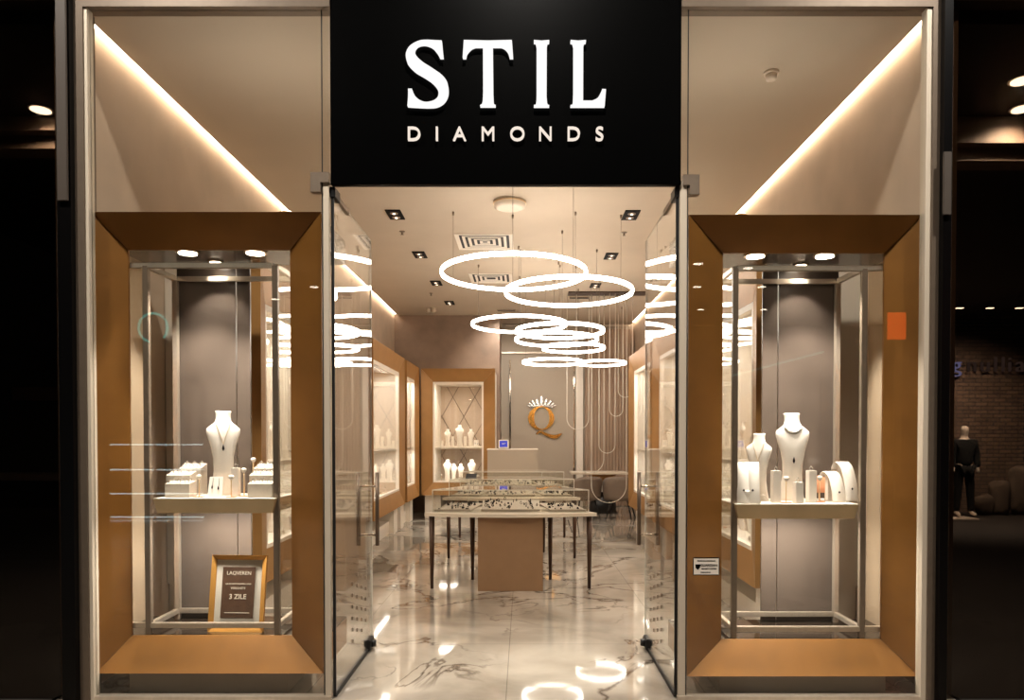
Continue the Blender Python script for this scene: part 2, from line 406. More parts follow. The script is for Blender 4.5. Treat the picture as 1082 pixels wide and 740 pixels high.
def letter(poly, ox, oy, k, mat, parent, depth=.03, Y=None):
    poly = dedupe(poly)
    # triangulate the outline (even concave) with bmesh
    fn = fS(ox, oy, k); bm = bmesh.new()
    vs = [bm.verts.new(fn(u, v, SBY - depth)) for u, v in poly]
    for tri in tessellate_polygon([[Vector((u, v, 0)) for u, v in poly]]):
        try: bm.faces.new([vs[i] for i in tri])
        except ValueError: pass
    r = bmesh.ops.extrude_face_region(bm, geom=bm.faces[:])
    for g in r['geom']:
        if isinstance(g, bmesh.types.BMVert): g.co.y += depth - .001
    bm.verts.index_update(); m = MB(); m.add([v.co.copy() for v in bm.verts], [[v.index for v in q.verts] for q in bm.faces]); bm.free()
    return part('letter', m, mat, parent)
letter(Sp, 425, 38, k9, M['letter'], sign)
T = [(73, 64)] + [(300, 69), (524, 64), (528, 110), (536, 226), (505, 226)] + catmull([(505, 226), (490, 175), (462, 138), (425, 119)]) + [(345, 119), (349, 560), (353, 650), (357, 675), (371, 680), (371, 687), (226, 687), (226, 680), (243, 672), (251, 640), (254, 560), (253, 119)] + catmull([(185, 119), (145, 135), (105, 180), (92, 226)]) + [(62, 226)]
letter(T, 483, 38, 9.03, M['letter'], sign)
def stem(x): return [(x - 26, 64), (x + 46, 70), (x + 118, 64), (x + 118, 80), (x + 102, 84), (x + 95, 120), (x + 93, 600), (x + 98, 660), (x + 104, 677), (x + 118, 680), (x + 118, 688), (x - 26, 688), (x - 26, 680), (x - 8, 676), (x - 2, 640), (x, 560), (x, 120), (x - 8, 84), (x - 26, 80)]
letter(stem(107), 555, 38, 9.02, M['letter'], sign)
Lp = [(425, 64), (497, 70), (569, 64), (569, 80), (553, 84), (544, 125), (543, 638), (630, 638)] + catmull([(630, 638), (680, 612), (710, 560), (722, 528)]) + [(758, 530), (746, 688), (425, 688), (425, 680), (443, 676), (449, 640), (452, 560), (452, 120), (443, 84), (425, 80)]
letter(Lp, 555, 38, 9.02, M['letter'], sign)
for ch, xx in zip('DIAMONDS', (438.5, 462.6, 486.3, 516, 546.7, 576, 605.5, 632.6)):
    cx_, cz_ = PX(xx, SBY), PZ(143.3, SBY)
    part('letter', text_mb(ch, .113, lambda x, y, z: Vector((cx_ + x, SBY - .012 - z, cz_ + y)), .02), M['letter_s'], sign)

# glass doors swung inward
def door(name, xh, y_end, s):   # s = inward x direction for the room side
    d = sthing(name, (xh, Y0, 0)); t = .005
    ztop, zbot = PZ(199, Y0) - .02, .012
    part('glass_leaf', MB().box(xh - t, xh + t, Y0 + .02, y_end, zbot, ztop), M['glass'], d)
    part('glass_edge', MB().box(xh - t - .001, xh + t + .001, y_end, y_end + .003, zbot, ztop).box(xh - t, xh + t, Y0 + .02, y_end, ztop, ztop + .003), M['glass_edge'], d)
    part('leading_edge', MB().box(xh - .008, xh + .008, Y0 + .008, Y0 + .02, zbot, ztop + .02), M['gap'], d)
    part('top_pivot', MB().bbox(xh - .018, xh + .018, Y0 + .0, Y0 + .12, ztop - .03, ztop + .03), M['legm'], d)
    part('closer_arm', MB().bar((xh, Y0 + .1, ztop), (xh + s * .01, Y0 + .34, ztop - .02), .02, .03), M['steel_dark'], d)
    part('bottom_rail', MB().box(xh - .009, xh + .009, Y0 + .02, y_end - .12, .004, .03), M['gap'], d)
    part('floor_lock', MB().bbox(xh - .022, xh + .022, y_end - .16, y_end - .02, .01, .09, .006), M['legm'], d)
    part('floor_lock_bolt', MB().cyl((xh + .03 * s, y_end - .09), .022, .03, .075, 14), M['legm'], d)
    yh = y_end - .12
    h = part('handle', MB().tube([(xh + .068, yh, .765), (xh + .068, yh, 1.29)], .014, 14), M['handle'], d)
    h2 = part('handle', MB().tube([(xh - .068, yh, .765), (xh - .068, yh, 1.29)], .014, 14), M['handle'], d)
    for z in (.84, 1.19): part('crossbar', MB().tube([(xh - .07, yh, z), (xh + .07, yh, z)], .009, 10), M['chrome'], d)
    m = MB()
    for r in range(6):
        for c in range(4):
            yy = Y0 + .45 + c * .13; zz = .2 + r * .075 + (c % 2) * .037
            m.box(xh - t - .0015, xh + t + .0015, yy, yy + .012, zz, zz + .024)
    part('manifestation_dots', m, M['steel_dark'], d)
    return d
door('door_1', PX(352, Y0), 5.27, 1); door('door_2', PX(715.3, Y0), 5.29, -1)

# ------------------------------------------------------------------ mitred frames
def mitred(fn, u0, u1, z0, z1, a0, a1, b0, b1, D, T=.03):
    """outer rect u0..u1,z0..z1 at depth 0, inner rect a0..a1,b0..b1 at depth D; fn(u,z,depth)"""
    o = [(u0, z0), (u1, z0), (u1, z1), (u0, z1)]; i = [(a0, b0), (a1, b0), (a1, b1), (a0, b1)]
    m = MB(); g = .0015
    for k in range(4):
        j = (k + 1) % 4
        du = (o[j][0] - o[k][0], o[j][1] - o[k][1]); l = math.hypot(*du); e = (du[0] / l * g, du[1] / l * g)
        A, B = (o[k][0] + e[0], o[k][1] + e[1]), (o[j][0] - e[0], o[j][1] - e[1])
        C, Dd = (i[j][0] - e[0], i[j][1] - e[1]), (i[k][0] + e[0], i[k][1] + e[1])
        m.hexa([fn(*A, 0), fn(*B, 0), fn(*C, D), fn(*Dd, D), fn(*A, D + T), fn(*B, D + T), fn(*C, D + T), fn(*Dd, D + T)])
    return m
YF = 4.25; FD = .13
def window_box(side):
    L = side == 'left'
    if L: ox = (97.5, 340.5); ix = (137, 307.5); ys = (224, 712, 264, 672)
    else: ox = (727, 974); ix = (763, 933); ys = (227, 715, 267.5, 676)
    u0, u1 = PX(ox[0], YF), PX(ox[1], YF); z1, z0 = PZ(ys[0], YF), PZ(ys[1], YF)
    a0, a1 = PX(ix[0], YF + FD), PX(ix[1], YF + FD); b1, b0 = PZ(ys[2], YF + FD), PZ(ys[3], YF + FD)
    if L: u0 = max(u0, XL + .004)
    else: u1 = min(u1, XR - .004)
    yb = 4.86
    t = thing('window_showcase', 'tall bronze mitred display frame behind the glass %s of the doors' % ('left' if L else 'right'), 'showcase', ((u0 + u1) / 2, YF, 0))
    part('mitred_frame', mitred(lambda u, z, d: Vector((u, YF + d, z)), u0, u1, z0, z1, a0, a1, b0, b1, FD, .018), M['bronze'], t)
    yk = YF + FD + .018
    part('canopy', MB().box(u0 + .01, u1 - .01, yk, yb, b1 + .02, z1 - .01), M['dark_panel'], t)
    part('base', MB().box(u0 + .01, u1 - .01, yk, yb, z0 + .01, b0 - .01), M['bronze'], t)
    part('glossy_floor', MB().box(u0 + .012, u1 - .012, yk, yb - .002, b0 - .01, b0), M['dark_floor'], t)
    ow = (u0 + .015, u0 + .03) if L else (u1 - .03, u1 - .015)
    part('side_mirror', MB().box(ow[0], ow[1], yk, yb, b0, b1 + .02), M['mirror'], t)
    # plinth under the frame
    part('plinth', MB().box(PX(143, 4.4) if L else PX(757, 4.4), PX(308, 4.4) if L else PX(930, 4.4), 4.31, 4.8, 0, z0 + .012), M['facade'], t)
    # round recessed lamps under the canopy
    lamps = ([(200, 271.5, 4.5), (271, 271.5, 4.5), (229, 285, 4.75)] if L else [(797, 275, 4.5), (870, 275, 4.5), (845, 290, 4.75)])
    zl = b1 + .02
    for i, (x, y, Y) in enumerate(lamps):
        c = (PX(x, Y), Y)
        r = .055 if i < 2 else .035
        f = part('lamp_ring', MB().cyl(c, r + .016, zl - .012, zl, 28), M['chrome'], t)
        part('lamp_face', MB().cyl(c, r, zl - .016, zl - .012, 28), M['lamp'], f)
        light('showcase_spot', 'SPOT', (c[0], c[1], zl - .03), 130 if i < 2 else 50, spot_size=1.5, spot_blend=.6, shadow_soft_size=.03)
    return t, (u0, u1, z0, z1, a0, a1, b0, b1, yb)
WL, gL = window_box('left'); WR, gR = window_box('right')

# metal rack with glass, shelf
YA, YBk = 4.42, 4.79
def rack(side, g):
    L = side == 'left'
    xs = (PX(156, YA), PX(292, YA)) if L else (PX(776, YA), PX(911.5, YA))
    b0 = g[6]; zt = PZ(281 if L else 284, YA)
    t = thing('display_rack', 'square metal tube rack carrying the shelf inside the %s window showcase' % side, 'rack', ((xs[0] + xs[1]) / 2, (YA + YBk) / 2, b0))
    w = .034
    for x in xs:
        for y in (YA, YBk):
            part('post', MB().bbox(x - w / 2, x + w / 2, y - w / 2, y + w / 2, b0, zt, .003), M['steel_dark'] if y == YA else M['steel'], t)
    for z in (zt, b0 + .055):
        for y in (YA, YBk): part('rail', MB().bbox(g[0] + .035 if L and y == YA else xs[0] + w / 2, xs[1] - w / 2 if L or y != YA else g[1] - .035, y - w / 2 + .002, y + w / 2 - .002, z - .016, z + .016, .003), M['steel'], t)
        for x in xs: part('side_rail', MB().bbox(x - w / 2 + .002, x + w / 2 - .002, YA + w / 2, YBk - w / 2, z - .016, z + .016, .003), M['steel'], t)
    xg = xs[1] if L else xs[0]
    part('side_glass', MB().box(xg - .003, xg + .003, YA + w / 2, YBk - w / 2, b0 + .08, zt - .02), M['glass_case'], t)
    zs = PZ(527 if L else 533, YA - .06)
    x0, x1 = (PX(161, YA - .06), PX(290, YA - .06)) if L else (PX(778, YA - .06), PX(908, YA - .06))
    s = part('shelf', MB().bbox(x0, x1, YA - .06 + .003, YBk - .02, zs - .004, zs, .001), M['whitecase'], t)
    q = MB(); h = .09
    # apron with a slightly inset lower edge
    q.hexa([(x0 + .02, YA - .05, zs - h), (x1 - .02, YA - .05, zs - h), (x1 - .02, YBk - .03, zs - h), (x0 + .02, YBk - .03, zs - h),
            (x0, YA - .057, zs - .005), (x1, YA - .057, zs - .005), (x1, YBk - .021, zs - .005), (x0, YBk - .021, zs - .005)])
    part('shelf_apron', q, M['goldedge'], s)
    part('under_light', MB().box(x0 + .08, x1 - .08, YA + .11, YA + .13, zs - h - .012, zs - h), M['lamp_s'], s)  # unseen glowing bar added to brighten the compartment below the shelf
    light('under_shelf_light', 'AREA', ((x0 + x1) / 2, YA + .12, zs - h - .02), 18, shape='RECTANGLE', size=.5, size_y=.03)  # added fill light that goes with the bar
    # dark back panels
    yp = YBk + .03
    if L: pans = [(188, 250), (251, 265)]
    else: pans = [(805, 821), (822, 885)]
    for i, (p0, p1) in enumerate(pans):
        part('back_panel', MB().bbox(PX(p0, yp), PX(p1, yp), yp, yp + .015, b0, g[7], .002), M['dark_panel'], t)
    return t, zs
RL, zsL = rack('left', gL); RR, zsR = rack('right', gR)

# ------------------------------------------------------------------ jewellery display pieces
def bust_secs(h, lean=.10):
    prof = [(0, .145, .075), (.03, .142, .073), (.15, .122, .062), (.3, .108, .05), (.45, .113, .048), (.58, .138, .052), (.68, .168, .058), (.75, .186, .058), (.79, .182, .055), (.82, .15, .054), (.85, .112, .055), (.875, .09, .056), (.92, .082, .055), (.97, .084, .056), (.99, .09, .058), (1.0, .086, .055)]
    return [(z * h, w * h, d * h, 0, h * (.04 - lean * math.sin(z * PI * .9) * .8 + .02 * z), .8 if .3 < z < .8 else .9) for z, w, d in prof]
def make_bust(h=.5, name='necklace_bust'):
    return part(name, MB().loft(bust_secs(h), 32), M['white'], local=True)
def ring_mb(m, c, r, rz=0, t=.0022):
    pts = []
    for k in range(14):
        a = 2 * PI * k / 14; pts.append((c[0] + r * math.cos(a) * math.cos(rz), c[1] + r * math.cos(a) * math.sin(rz), c[2] + r * math.sin(a)))
    m.tube(pts, t, 5, closed=True); s0 = len(m.v)
    m.cyl((c[0], c[1]), .0045, c[2] + r, c[2] + r + .006, 6)
def make_ring_tray(w=.15, h=.1, d=.1, n=3, name='ring_block'):
    t = thing(name, None, None)
    m = MB(); m.hexa([(-w / 2, -d / 2, 0), (w / 2, -d / 2, 0), (w / 2, d / 2, 0), (-w / 2, d / 2, 0), (-w / 2, -d / 2, h * .85), (w / 2, -d / 2, h * .85), (w / 2, d / 2, h), (-w / 2, d / 2, h)])
    part('block', m, M['trayg'], t, local=True)
    for r in range(2):
        for c in range(n):
            q = MB(); ring_mb(q, ((c - (n - 1) / 2) * w / n, -d * .25 + r * d * .45, h * (.9 + r * .07) + .006), .011, .3)
            part('ring', q, M['silver'], t, local=True)
    return t
def make_ring_post(h, w=.045, name='ring_post'):
    t = thing(name, None, None)
    part('column', MB().bbox(-w / 2, w / 2, -w / 2, w / 2, 0, h, .003), M['white'], t, local=True)
    q = MB(); ring_mb(q, (0, 0, h + .011), .011, .2); part('ring', q, M['silver'], t, local=True)
    return t
def make_earring_stand(h, name='earring_stand'):
    t = thing(name, None, None)
    part('foot', MB().bbox(-.03, .03, -.02, .02, 0, .005, .001), M['peach'], t, local=True)
    part('stem', MB().tube([(0, 0, .005), (0, 0, h - .02)], .0035, 8), M['goldedge'], t, local=True)
    part('cushion', MB().loft([(h - .03, .006, .006, 0, 0, 1), (h - .02, .016, .012, 0, 0, 1), (h - .005, .016, .012, 0, 0, 1), (h, .006, .006, 0, 0, 1)], 12), M['white'], t, local=True)
    return t
def make_card(w=.09, h=.12, name='pendant_card'):
    t = thing(name, None, None)
    m = MB().hexa([(-w / 2, -.012, 0), (w / 2, -.012, 0), (w / 2, -.006, 0), (-w / 2, -.006, 0), (-w / 2 * .92, .02, h), (w / 2 * .92, .02, h), (w / 2 * .92, .026, h), (-w / 2 * .92, .026, h)])
    m.hexa([(-w / 4, -.006, 0), (w / 4, -.006, 0), (w / 4, .05, 0), (-w / 4, .05, 0), (-w / 4, .018, h * .7), (w / 4, .018, h * .7), (w / 4, .024, h * .7), (-w / 4, .024, h * .7)])
    part('board', m, M['white'], t, local=True)
    for x, z in ((-.018, .075), (.02, .07)):
        q = MB().tube([(x, .014, h * .95), (x, .004, z * h / .12)], .0012, 5).loft([(z * h / .12 - .03, .001, .001, x, -.004, 1), (z * h / .12 - .018, .006, .004, x, -.003, 1), (z * h / .12, .001, .001, x, .001, 1)], 8)
        part('pendant', q, M['jewel'], t, local=True)
    return t
def make_ramp(w=.07, h=.2, name='bracelet_ramp'):
    """curved strap shaped display: arcs up from the front and over the back"""
    t = thing(name, None, None); pts = []
    for k in range(13):
        a = k / 12; pts.append((-.015 * 0 + .06 - .12 * a * 0, 0))
    prof = [(-.07, 0), (-.062, h * .3), (-.045, h * .6), (-.02, h * .85), (.01, h * .97), (.035, h), (.055, h * .93), (.065, h * .8)]
    prof = catmull(prof, 4); th = .008; m = MB(); vs = []
    for (y, z) in prof: vs += [(-w / 2, y, z), (w / 2, y, z), (w / 2, y + th, z - th * .5), (-w / 2, y + th, z - th * .5)]
    fs = [(0, 1, 2, 3), tuple(len(vs) - 4 + i for i in (3, 2, 1, 0))]
    for i in range(len(prof) - 1):
        o = 4 * i
        for k in range(4): fs.append((o + k, o + 4 + k, o + 4 + (k + 1) % 4, o + (k + 1) % 4))
    m.add(vs, fs, True); part('strap', m, M['white'], t, local=True)
    part('support', MB().bbox(-w * .2, w * .2, .02, .05, 0, h * .93, .002), M['white'], t, local=True)
    q = MB().loft([(-.008, .001, .001, 0, 0, 1), (0, .008, .004, 0, 0, 1), (.008, .001, .001, 0, 0, 1)], 8); q.xf(Matrix.Translation((0, -.066, h * .33)))
    part('charm', q, M['jewel'], t, local=True)
    return t
def make_box(w=.06, h=.05, name='jewel_box'):
    t = thing(name, None, None)
    part('case', MB().bbox(-w / 2, w / 2, -w / 2, w / 2, 0, h * .6, .003), M['trayg'], t, local=True)
    part('lid', MB().bbox(-w / 2, w / 2, w / 2 - .012, w / 2, h * .6, h * 1.5, .003), M['trayg'], t, local=True)
    part('cushion', MB().bbox(-w / 2 + .006, w / 2 - .006, -w / 2 + .006, w / 2 - .014, h * .6, h * .68, .002), M['white'], t, local=True)
    return t
def necklace(bust, h, pearls, label, group='necklaces worn by the white busts in the windows', drop=.42):
    """chain lying on the bust's chest, measured in the bust's own frame"""
    loc = bust.location; R = Matrix.Translation(loc) @ Matrix.Rotation(bust.rotation_euler.z, 4, 'Z')
    S = bust_secs(h)
    def front(x, z):
        for a, b in zip(S, S[1:]):
            if a[0] <= z <= b[0]:
                t = (z - a[0]) / max(1e-6, b[0] - a[0]); w = a[1] + (b[1] - a[1]) * t; d = a[2] + (b[2] - a[2]) * t; y = a[4] + (b[4] - a[4]) * t
                u = min(1, abs(x) / w) ** (1 / .85); return y - d * max(0, 1 - u * u) ** .425 - .004
        return -.01
    t = thing('necklace', label, 'necklace', R @ Vector((0, front(0, h * .6), h * .6)), bust.rotation_euler.z, group)
    inv = (Matrix.Translation(t.location) @ Matrix.Rotation(t.rotation_euler.z, 4, 'Z')).inverted() @ R
    pts = []
    for k in range(25):
        a = -1 + k / 12
        if pearls: x = a * .105 * h; z = h * (.865 - .085 * math.cos(a * PI / 2) ** .6)
        else: x = a * .085 * h; z = h * (drop + (.87 - drop) * abs(a) ** .9)
        pts.append(inv @ Vector((x, front(x, z), z)))
    m = MB().tube(pts, .0018 if not pearls else .002, 5)
    if pearls:
        for p in pts[2:-2]:
            m.loft([(p.z - .006, .001, .001, p.x, p.y, 1), (p.z - .004, .005, .005, p.x, p.y, 1), (p.z, .0065, .0065, p.x, p.y, 1), (p.z + .004, .005, .005, p.x, p.y, 1), (p.z + .006, .001, .001, p.x, p.y, 1)], 8)
    part('chain', m, M['goldedge'] if not pearls else M['silver'], t, local=True)
    zc = h * (drop if not pearls else .5)
    c = inv @ Vector((0, front(0, zc) - .003, zc))
    q = MB().loft([(c.z - .04, .001, .001, c.x, c.y, 1), (c.z - .025, .008, .004, c.x, c.y, 1), (c.z - .012, .005, .004, c.x, c.y, 1), (c.z, .002, .002, c.x, c.y, 1)], 10)
    part('pendant', q, M['jewel'], t, local=True)
    return t

# left window shelf ------------------------------------------------
def at(px, Y): return PX(px, Y)
pb = make_bust(.5)
BL = place(pb, (at(235, 4.60), 4.60, zsL), .35, 'tall white necklace bust with a dark drop pendant on the left window shelf', 'bust', 'white necklace busts in the shop windows'); BL.scale = (1.06,) * 3
def bustchain(o, hs, pearls, label, drop=.42): return necklace(o, hs, pearls, label, drop=drop)
BL.scale = (1, 1, 1)
p54 = bust_secs
# rebuild with true size instead of scaling
def bust_at(px, Y, zs, h, rz, label, group='white necklace busts in the shop windows'):
    o = make_bust(h); used.add(o.name); o.location = (at(px, Y), Y, zs); o.rotation_euler = (0, 0, rz); tag(o, label, 'bust', group); return o
bpy.data.objects.remove(BL)
BL = bust_at(236, 4.60, zsL, .54, .38, 'tall white necklace bust with a dark drop pendant on the left window shelf')
bustchain(BL, .54, False, 'thin chain with a dark drop pendant on the tall bust in the left window', .60)
p_blk = make_ring_tray()
g = 'grey ring blocks in the left window'
for x, Y, z, lab in ((190.5, 4.47, 0, 'front left'), (191.5, 4.575, .055, 'middle left'), (204, 4.68, .10, 'rear left and tallest'), (277, 4.47, 0, 'front right'), (278.5, 4.575, .055, 'middle right'), (282, 4.68, .10, 'rear right')):
    if z == 0: o = place(p_blk, (at(x, Y), Y, zsL), 0, None, None, None) if False else None
    t = make_ring_tray(.15 if z < .1 else .14, .10 + z, .095, 3)
    t.location = (at(x, Y), Y, zsL); tag(t, 'grey block of silver rings, %s beside the left window bust' % lab, 'ring display', g)
for o in [k for k in bpy.data.objects if k.parent == p_blk] + [p_blk]: bpy.data.objects.remove(o)
pc = make_card(.09, .125); place(pc, (at(227, 4.46), 4.46, zsL), 0, 'small white card with dark pendants standing before the left window bust', 'pendant card', None)
pp = make_ring_post(.18); place(pp, (at(249, 4.52), 4.52, zsL), 0, 'white ring column on the left window shelf right of the bust', 'ring stand', 'white ring columns in the windows')
pe = make_earring_stand(.14)
ge = 'tiny earring stands in the windows'
place(pe, (at(210, 4.46), 4.46, zsL), 0, 'thin earring stand between ring blocks and bust in left window', 'earring stand', ge)
place(pe, (at(244, 4.43), 4.43, zsL), 0, 'thin earring stand in front of the white ring column in left window', 'earring stand', ge)
pe2 = make_earring_stand(.18); place(pe2, (at(257.5, 4.5), 4.5, zsL), 0, 'taller thin earring stand just right of the left window ring column', 'earring stand', ge)
pe3 = make_earring_stand(.24); place(pe3, (at(267.5, 4.66), 4.66, zsL), 0, 'tallest thin earring stand behind the right ring blocks of left window', 'earring stand', ge)
# picture frame on the glossy floor
bL = gL[6]
pf = thing('picture_frame', 'gold picture frame with a brown notice leaning in the bottom of left window', 'picture frame', (at(246.5, 4.46), 4.46, bL))
W_, H_ = .352, .475; tilt = math.radians(-9)
Mt = Matrix.Rotation(math.radians(-3), 4, 'Z') @ Matrix.Rotation(tilt, 4, 'X') @ Matrix.Rotation(math.radians(-0), 4, 'Y')
def fr(m): return m.xf(Mt)
part('gold_moulding', fr(mitred(lambda u, z, d: Vector((u, d, z)), -W_ / 2, W_ / 2, 0, H_, -W_ / 2 + .03, W_ / 2 - .03, .03, H_ - .03, .012, .012)), M['goldframe'], pf, local=True)
part('mount', fr(MB().box(-W_ / 2 + .028, W_ / 2 - .028, .014, .018, .028, H_ - .028)), M['mat'], pf, local=True)
pr = part('notice', fr(MB().box(-.105, .105, .011, .0139, .085, H_ - .075)), M['print'], pf, local=True)
for tx, sz, z, mt, b_ in (('LAQVEREN', .032, .362, 'cream_ink', 0), ('LA ACHIZITIONAREA UNEI', .0135, .295, 'cream_ink', 0), ('VERIGHETE', .019, .268, 'cream_ink', 0), ('3 ZILE', .042, .215, 'cream_ink', .0006)):
    part('lettering', fr(text_mb(tx, sz, lambda x, y, zz: Vector((x, .0105 - zz, y + z)), .001, 1, b_)), M[mt], pr, local=True)
part('notice_line', fr(MB().box(-.08, .08, .0100, .0109, .115, .119)), M['cream_ink'], pr, local=True)
part('easel_leg', MB().bar((0, .09, .36), (0, .215, .004), .03, .006), M['legm'], pf, local=True)

# right window shelf ------------------------------------------------
BR = bust_at(837, 4.60, zsR, .56, -.12, 'tallest white necklace bust in the right window, wearing a beaded collar')
bustchain(BR, .56, True, 'beaded silver collar with a pendant on the tallest right window bust')
BR2 = bust_at(802, 4.58, zsR, .43, -.45, 'shorter white necklace bust left of the collared one in right window')
bustchain(BR2, .43, False, 'fine chain on the shorter white bust in the right window', .58)
for x, Y, h, lab in ((820, 4.47, .2, 'white ring column between the two busts of the right window'), (843.5, 4.43, .13, 'shortest white ring column before the collared bust in right window'), (857.5, 4.49, .2, 'white ring column right of the collared bust in right window')):
    o = make_ring_post(h, .05); o.location = (at(x, Y), Y, zsR); o.rotation_euler = (0, 0, .1); tag(o, lab, 'ring stand', 'white ring columns in the windows')
prm = make_ramp(.08, .25)
gr_ = 'curved white bracelet displays in the right window'
place(prm, (at(784, 4.46), 4.46, zsR), -.1, 'leftmost tall curved bracelet display in the right window', 'bracelet display', gr_)
place(prm, (at(795, 4.45), 4.45, zsR), -.25, 'tall curved bracelet display right before the shorter bust in right window', 'bracelet display', gr_)
for x, Y, h, lab, rz in ((880, 4.55, .19, 'left one of the curved straps at the right end of right window shelf', .25), (893, 4.57, .25, 'rightmost and tallest curved strap at the right end of right window shelf', .3)):
    o = make_ramp(.09, h); o.location = (at(x, Y), Y, zsR); o.rotation_euler = (0, 0, rz); tag(o, lab, 'bracelet display', gr_)
pe5 = make_earring_stand(.165); place(pe5, (at(831, 4.44), 4.44, zsR), 0, 'thin earring stand left of the shortest ring column in right window', 'earring stand', ge)
place(pe5, (at(866.5, 4.50), 4.50, zsR), 0, 'thin earring stand left of the curved straps in right window', 'earring stand', ge)
o = thing('earring_card', 'peach earring card behind the thin stand in right window', 'earring card', (at(869, 4.62), 4.62, zsR))
part('board', MB().hexa([(-.04, -.004, .05), (.04, -.004, .05), (.04, .004, .05), (-.04, .004, .05), (-.035, .02, .16), (.035, .02, .16), (.035, .028, .16), (-.035, .028, .16)]), M['peach'], o, local=True)
for s in (-.02, .02): part('stem', MB().tube([(s, 0, 0), (s, 0, .05)], .003, 6), M['goldedge'], o, local=True)
m = MB().loft([(0, .022, .018, 0, 0, 1), (.012, .02, .016, 0, 0, 1), (.03, .012, .01, 0, 0, 1), (.05, .014, .012, 0, 0, 1), (.075, .022, .018, 0, 0, 1), (.08, .018, .014, 0, 0, 1)], 18)
m.xf(Matrix.Translation((at(790, 4.40), 4.40, zsR))); tag(part('ring_cone', m, M['white']), 'small white waisted ring holder at the left end of right window shelf', 'ring stand')
pts = catmull([(at(803, 4.42), 4.42, zsR + .048), (at(808, 4.41), 4.41, zsR + .05), (at(813, 4.40), 4.40, zsR + .02), (at(820, 4.395), 4.395, zsR + .006), (at(825, 4.39), 4.39, zsR + .006)], 5)
m = MB(); 
for a, b in zip(pts, pts[1:]): m.bar(a, b, .02, .005)
m.bar((at(803, 4.42), 4.42, zsR), (at(803, 4.42), 4.42, zsR + .048), .012)
tag(part('bracelet_strip', m, M['white']), 'bent white bracelet strip lying on the right window shelf before the shorter bust', 'bracelet display')

# sticker on the right frame
q = thing('security_sticker', 'white security sticker with black emblem on the glass before right frame', 'sticker', (at(747, Y0 - .006), Y0 - .0065, PZ(608, Y0)))
part('label_paper', MB().box(PX(733, Y0), PX(760, Y0), Y0 - .0075, Y0 - .0055, PZ(607.3, Y0), PZ(589.7, Y0)), M['paper'], q)
fq = lambda u, v, t: Vector((PX(725 + u / 21.13, Y0), t, PZ(580 + v / 21.13, Y0)))
part('border', mitred(lambda u, z, d: Vector((u, Y0 - .0085 + d, z)), PX(732.3, Y0), PX(760.6, Y0), PZ(608, Y0), PZ(589, Y0), PX(733.2, Y0), PX(759.7, Y0), PZ(607.1, Y0), PZ(590, Y0), .0003, .001), M['ink'], q)
part('shield_emblem', MB().prism([(210, 345), (325, 345), (318, 410), (265, 470), (215, 420)], fq, Y0 - .009, Y0 - .0076), M['ink'], q)
for tx, sz, v, u, mt in (('PROTECTIE SI SECURITATE', .0088, 270, 455, 'legm'), ('GUARDIAN', .0195, 368, 515, 'ink'), ('SECURITY SYSTEM', .0108, 445, 515, 'ink'), ('INTERVENTIE 24h', .0075, 525, 440, 'legm')):
    c = fq(u, v, 0); part('lettering', text_mb(tx, sz, lambda x, y, z: Vector((c.x + x, Y0 - .0082 - z, c.z + y)), .001, 1, .0004), M[mt], q)

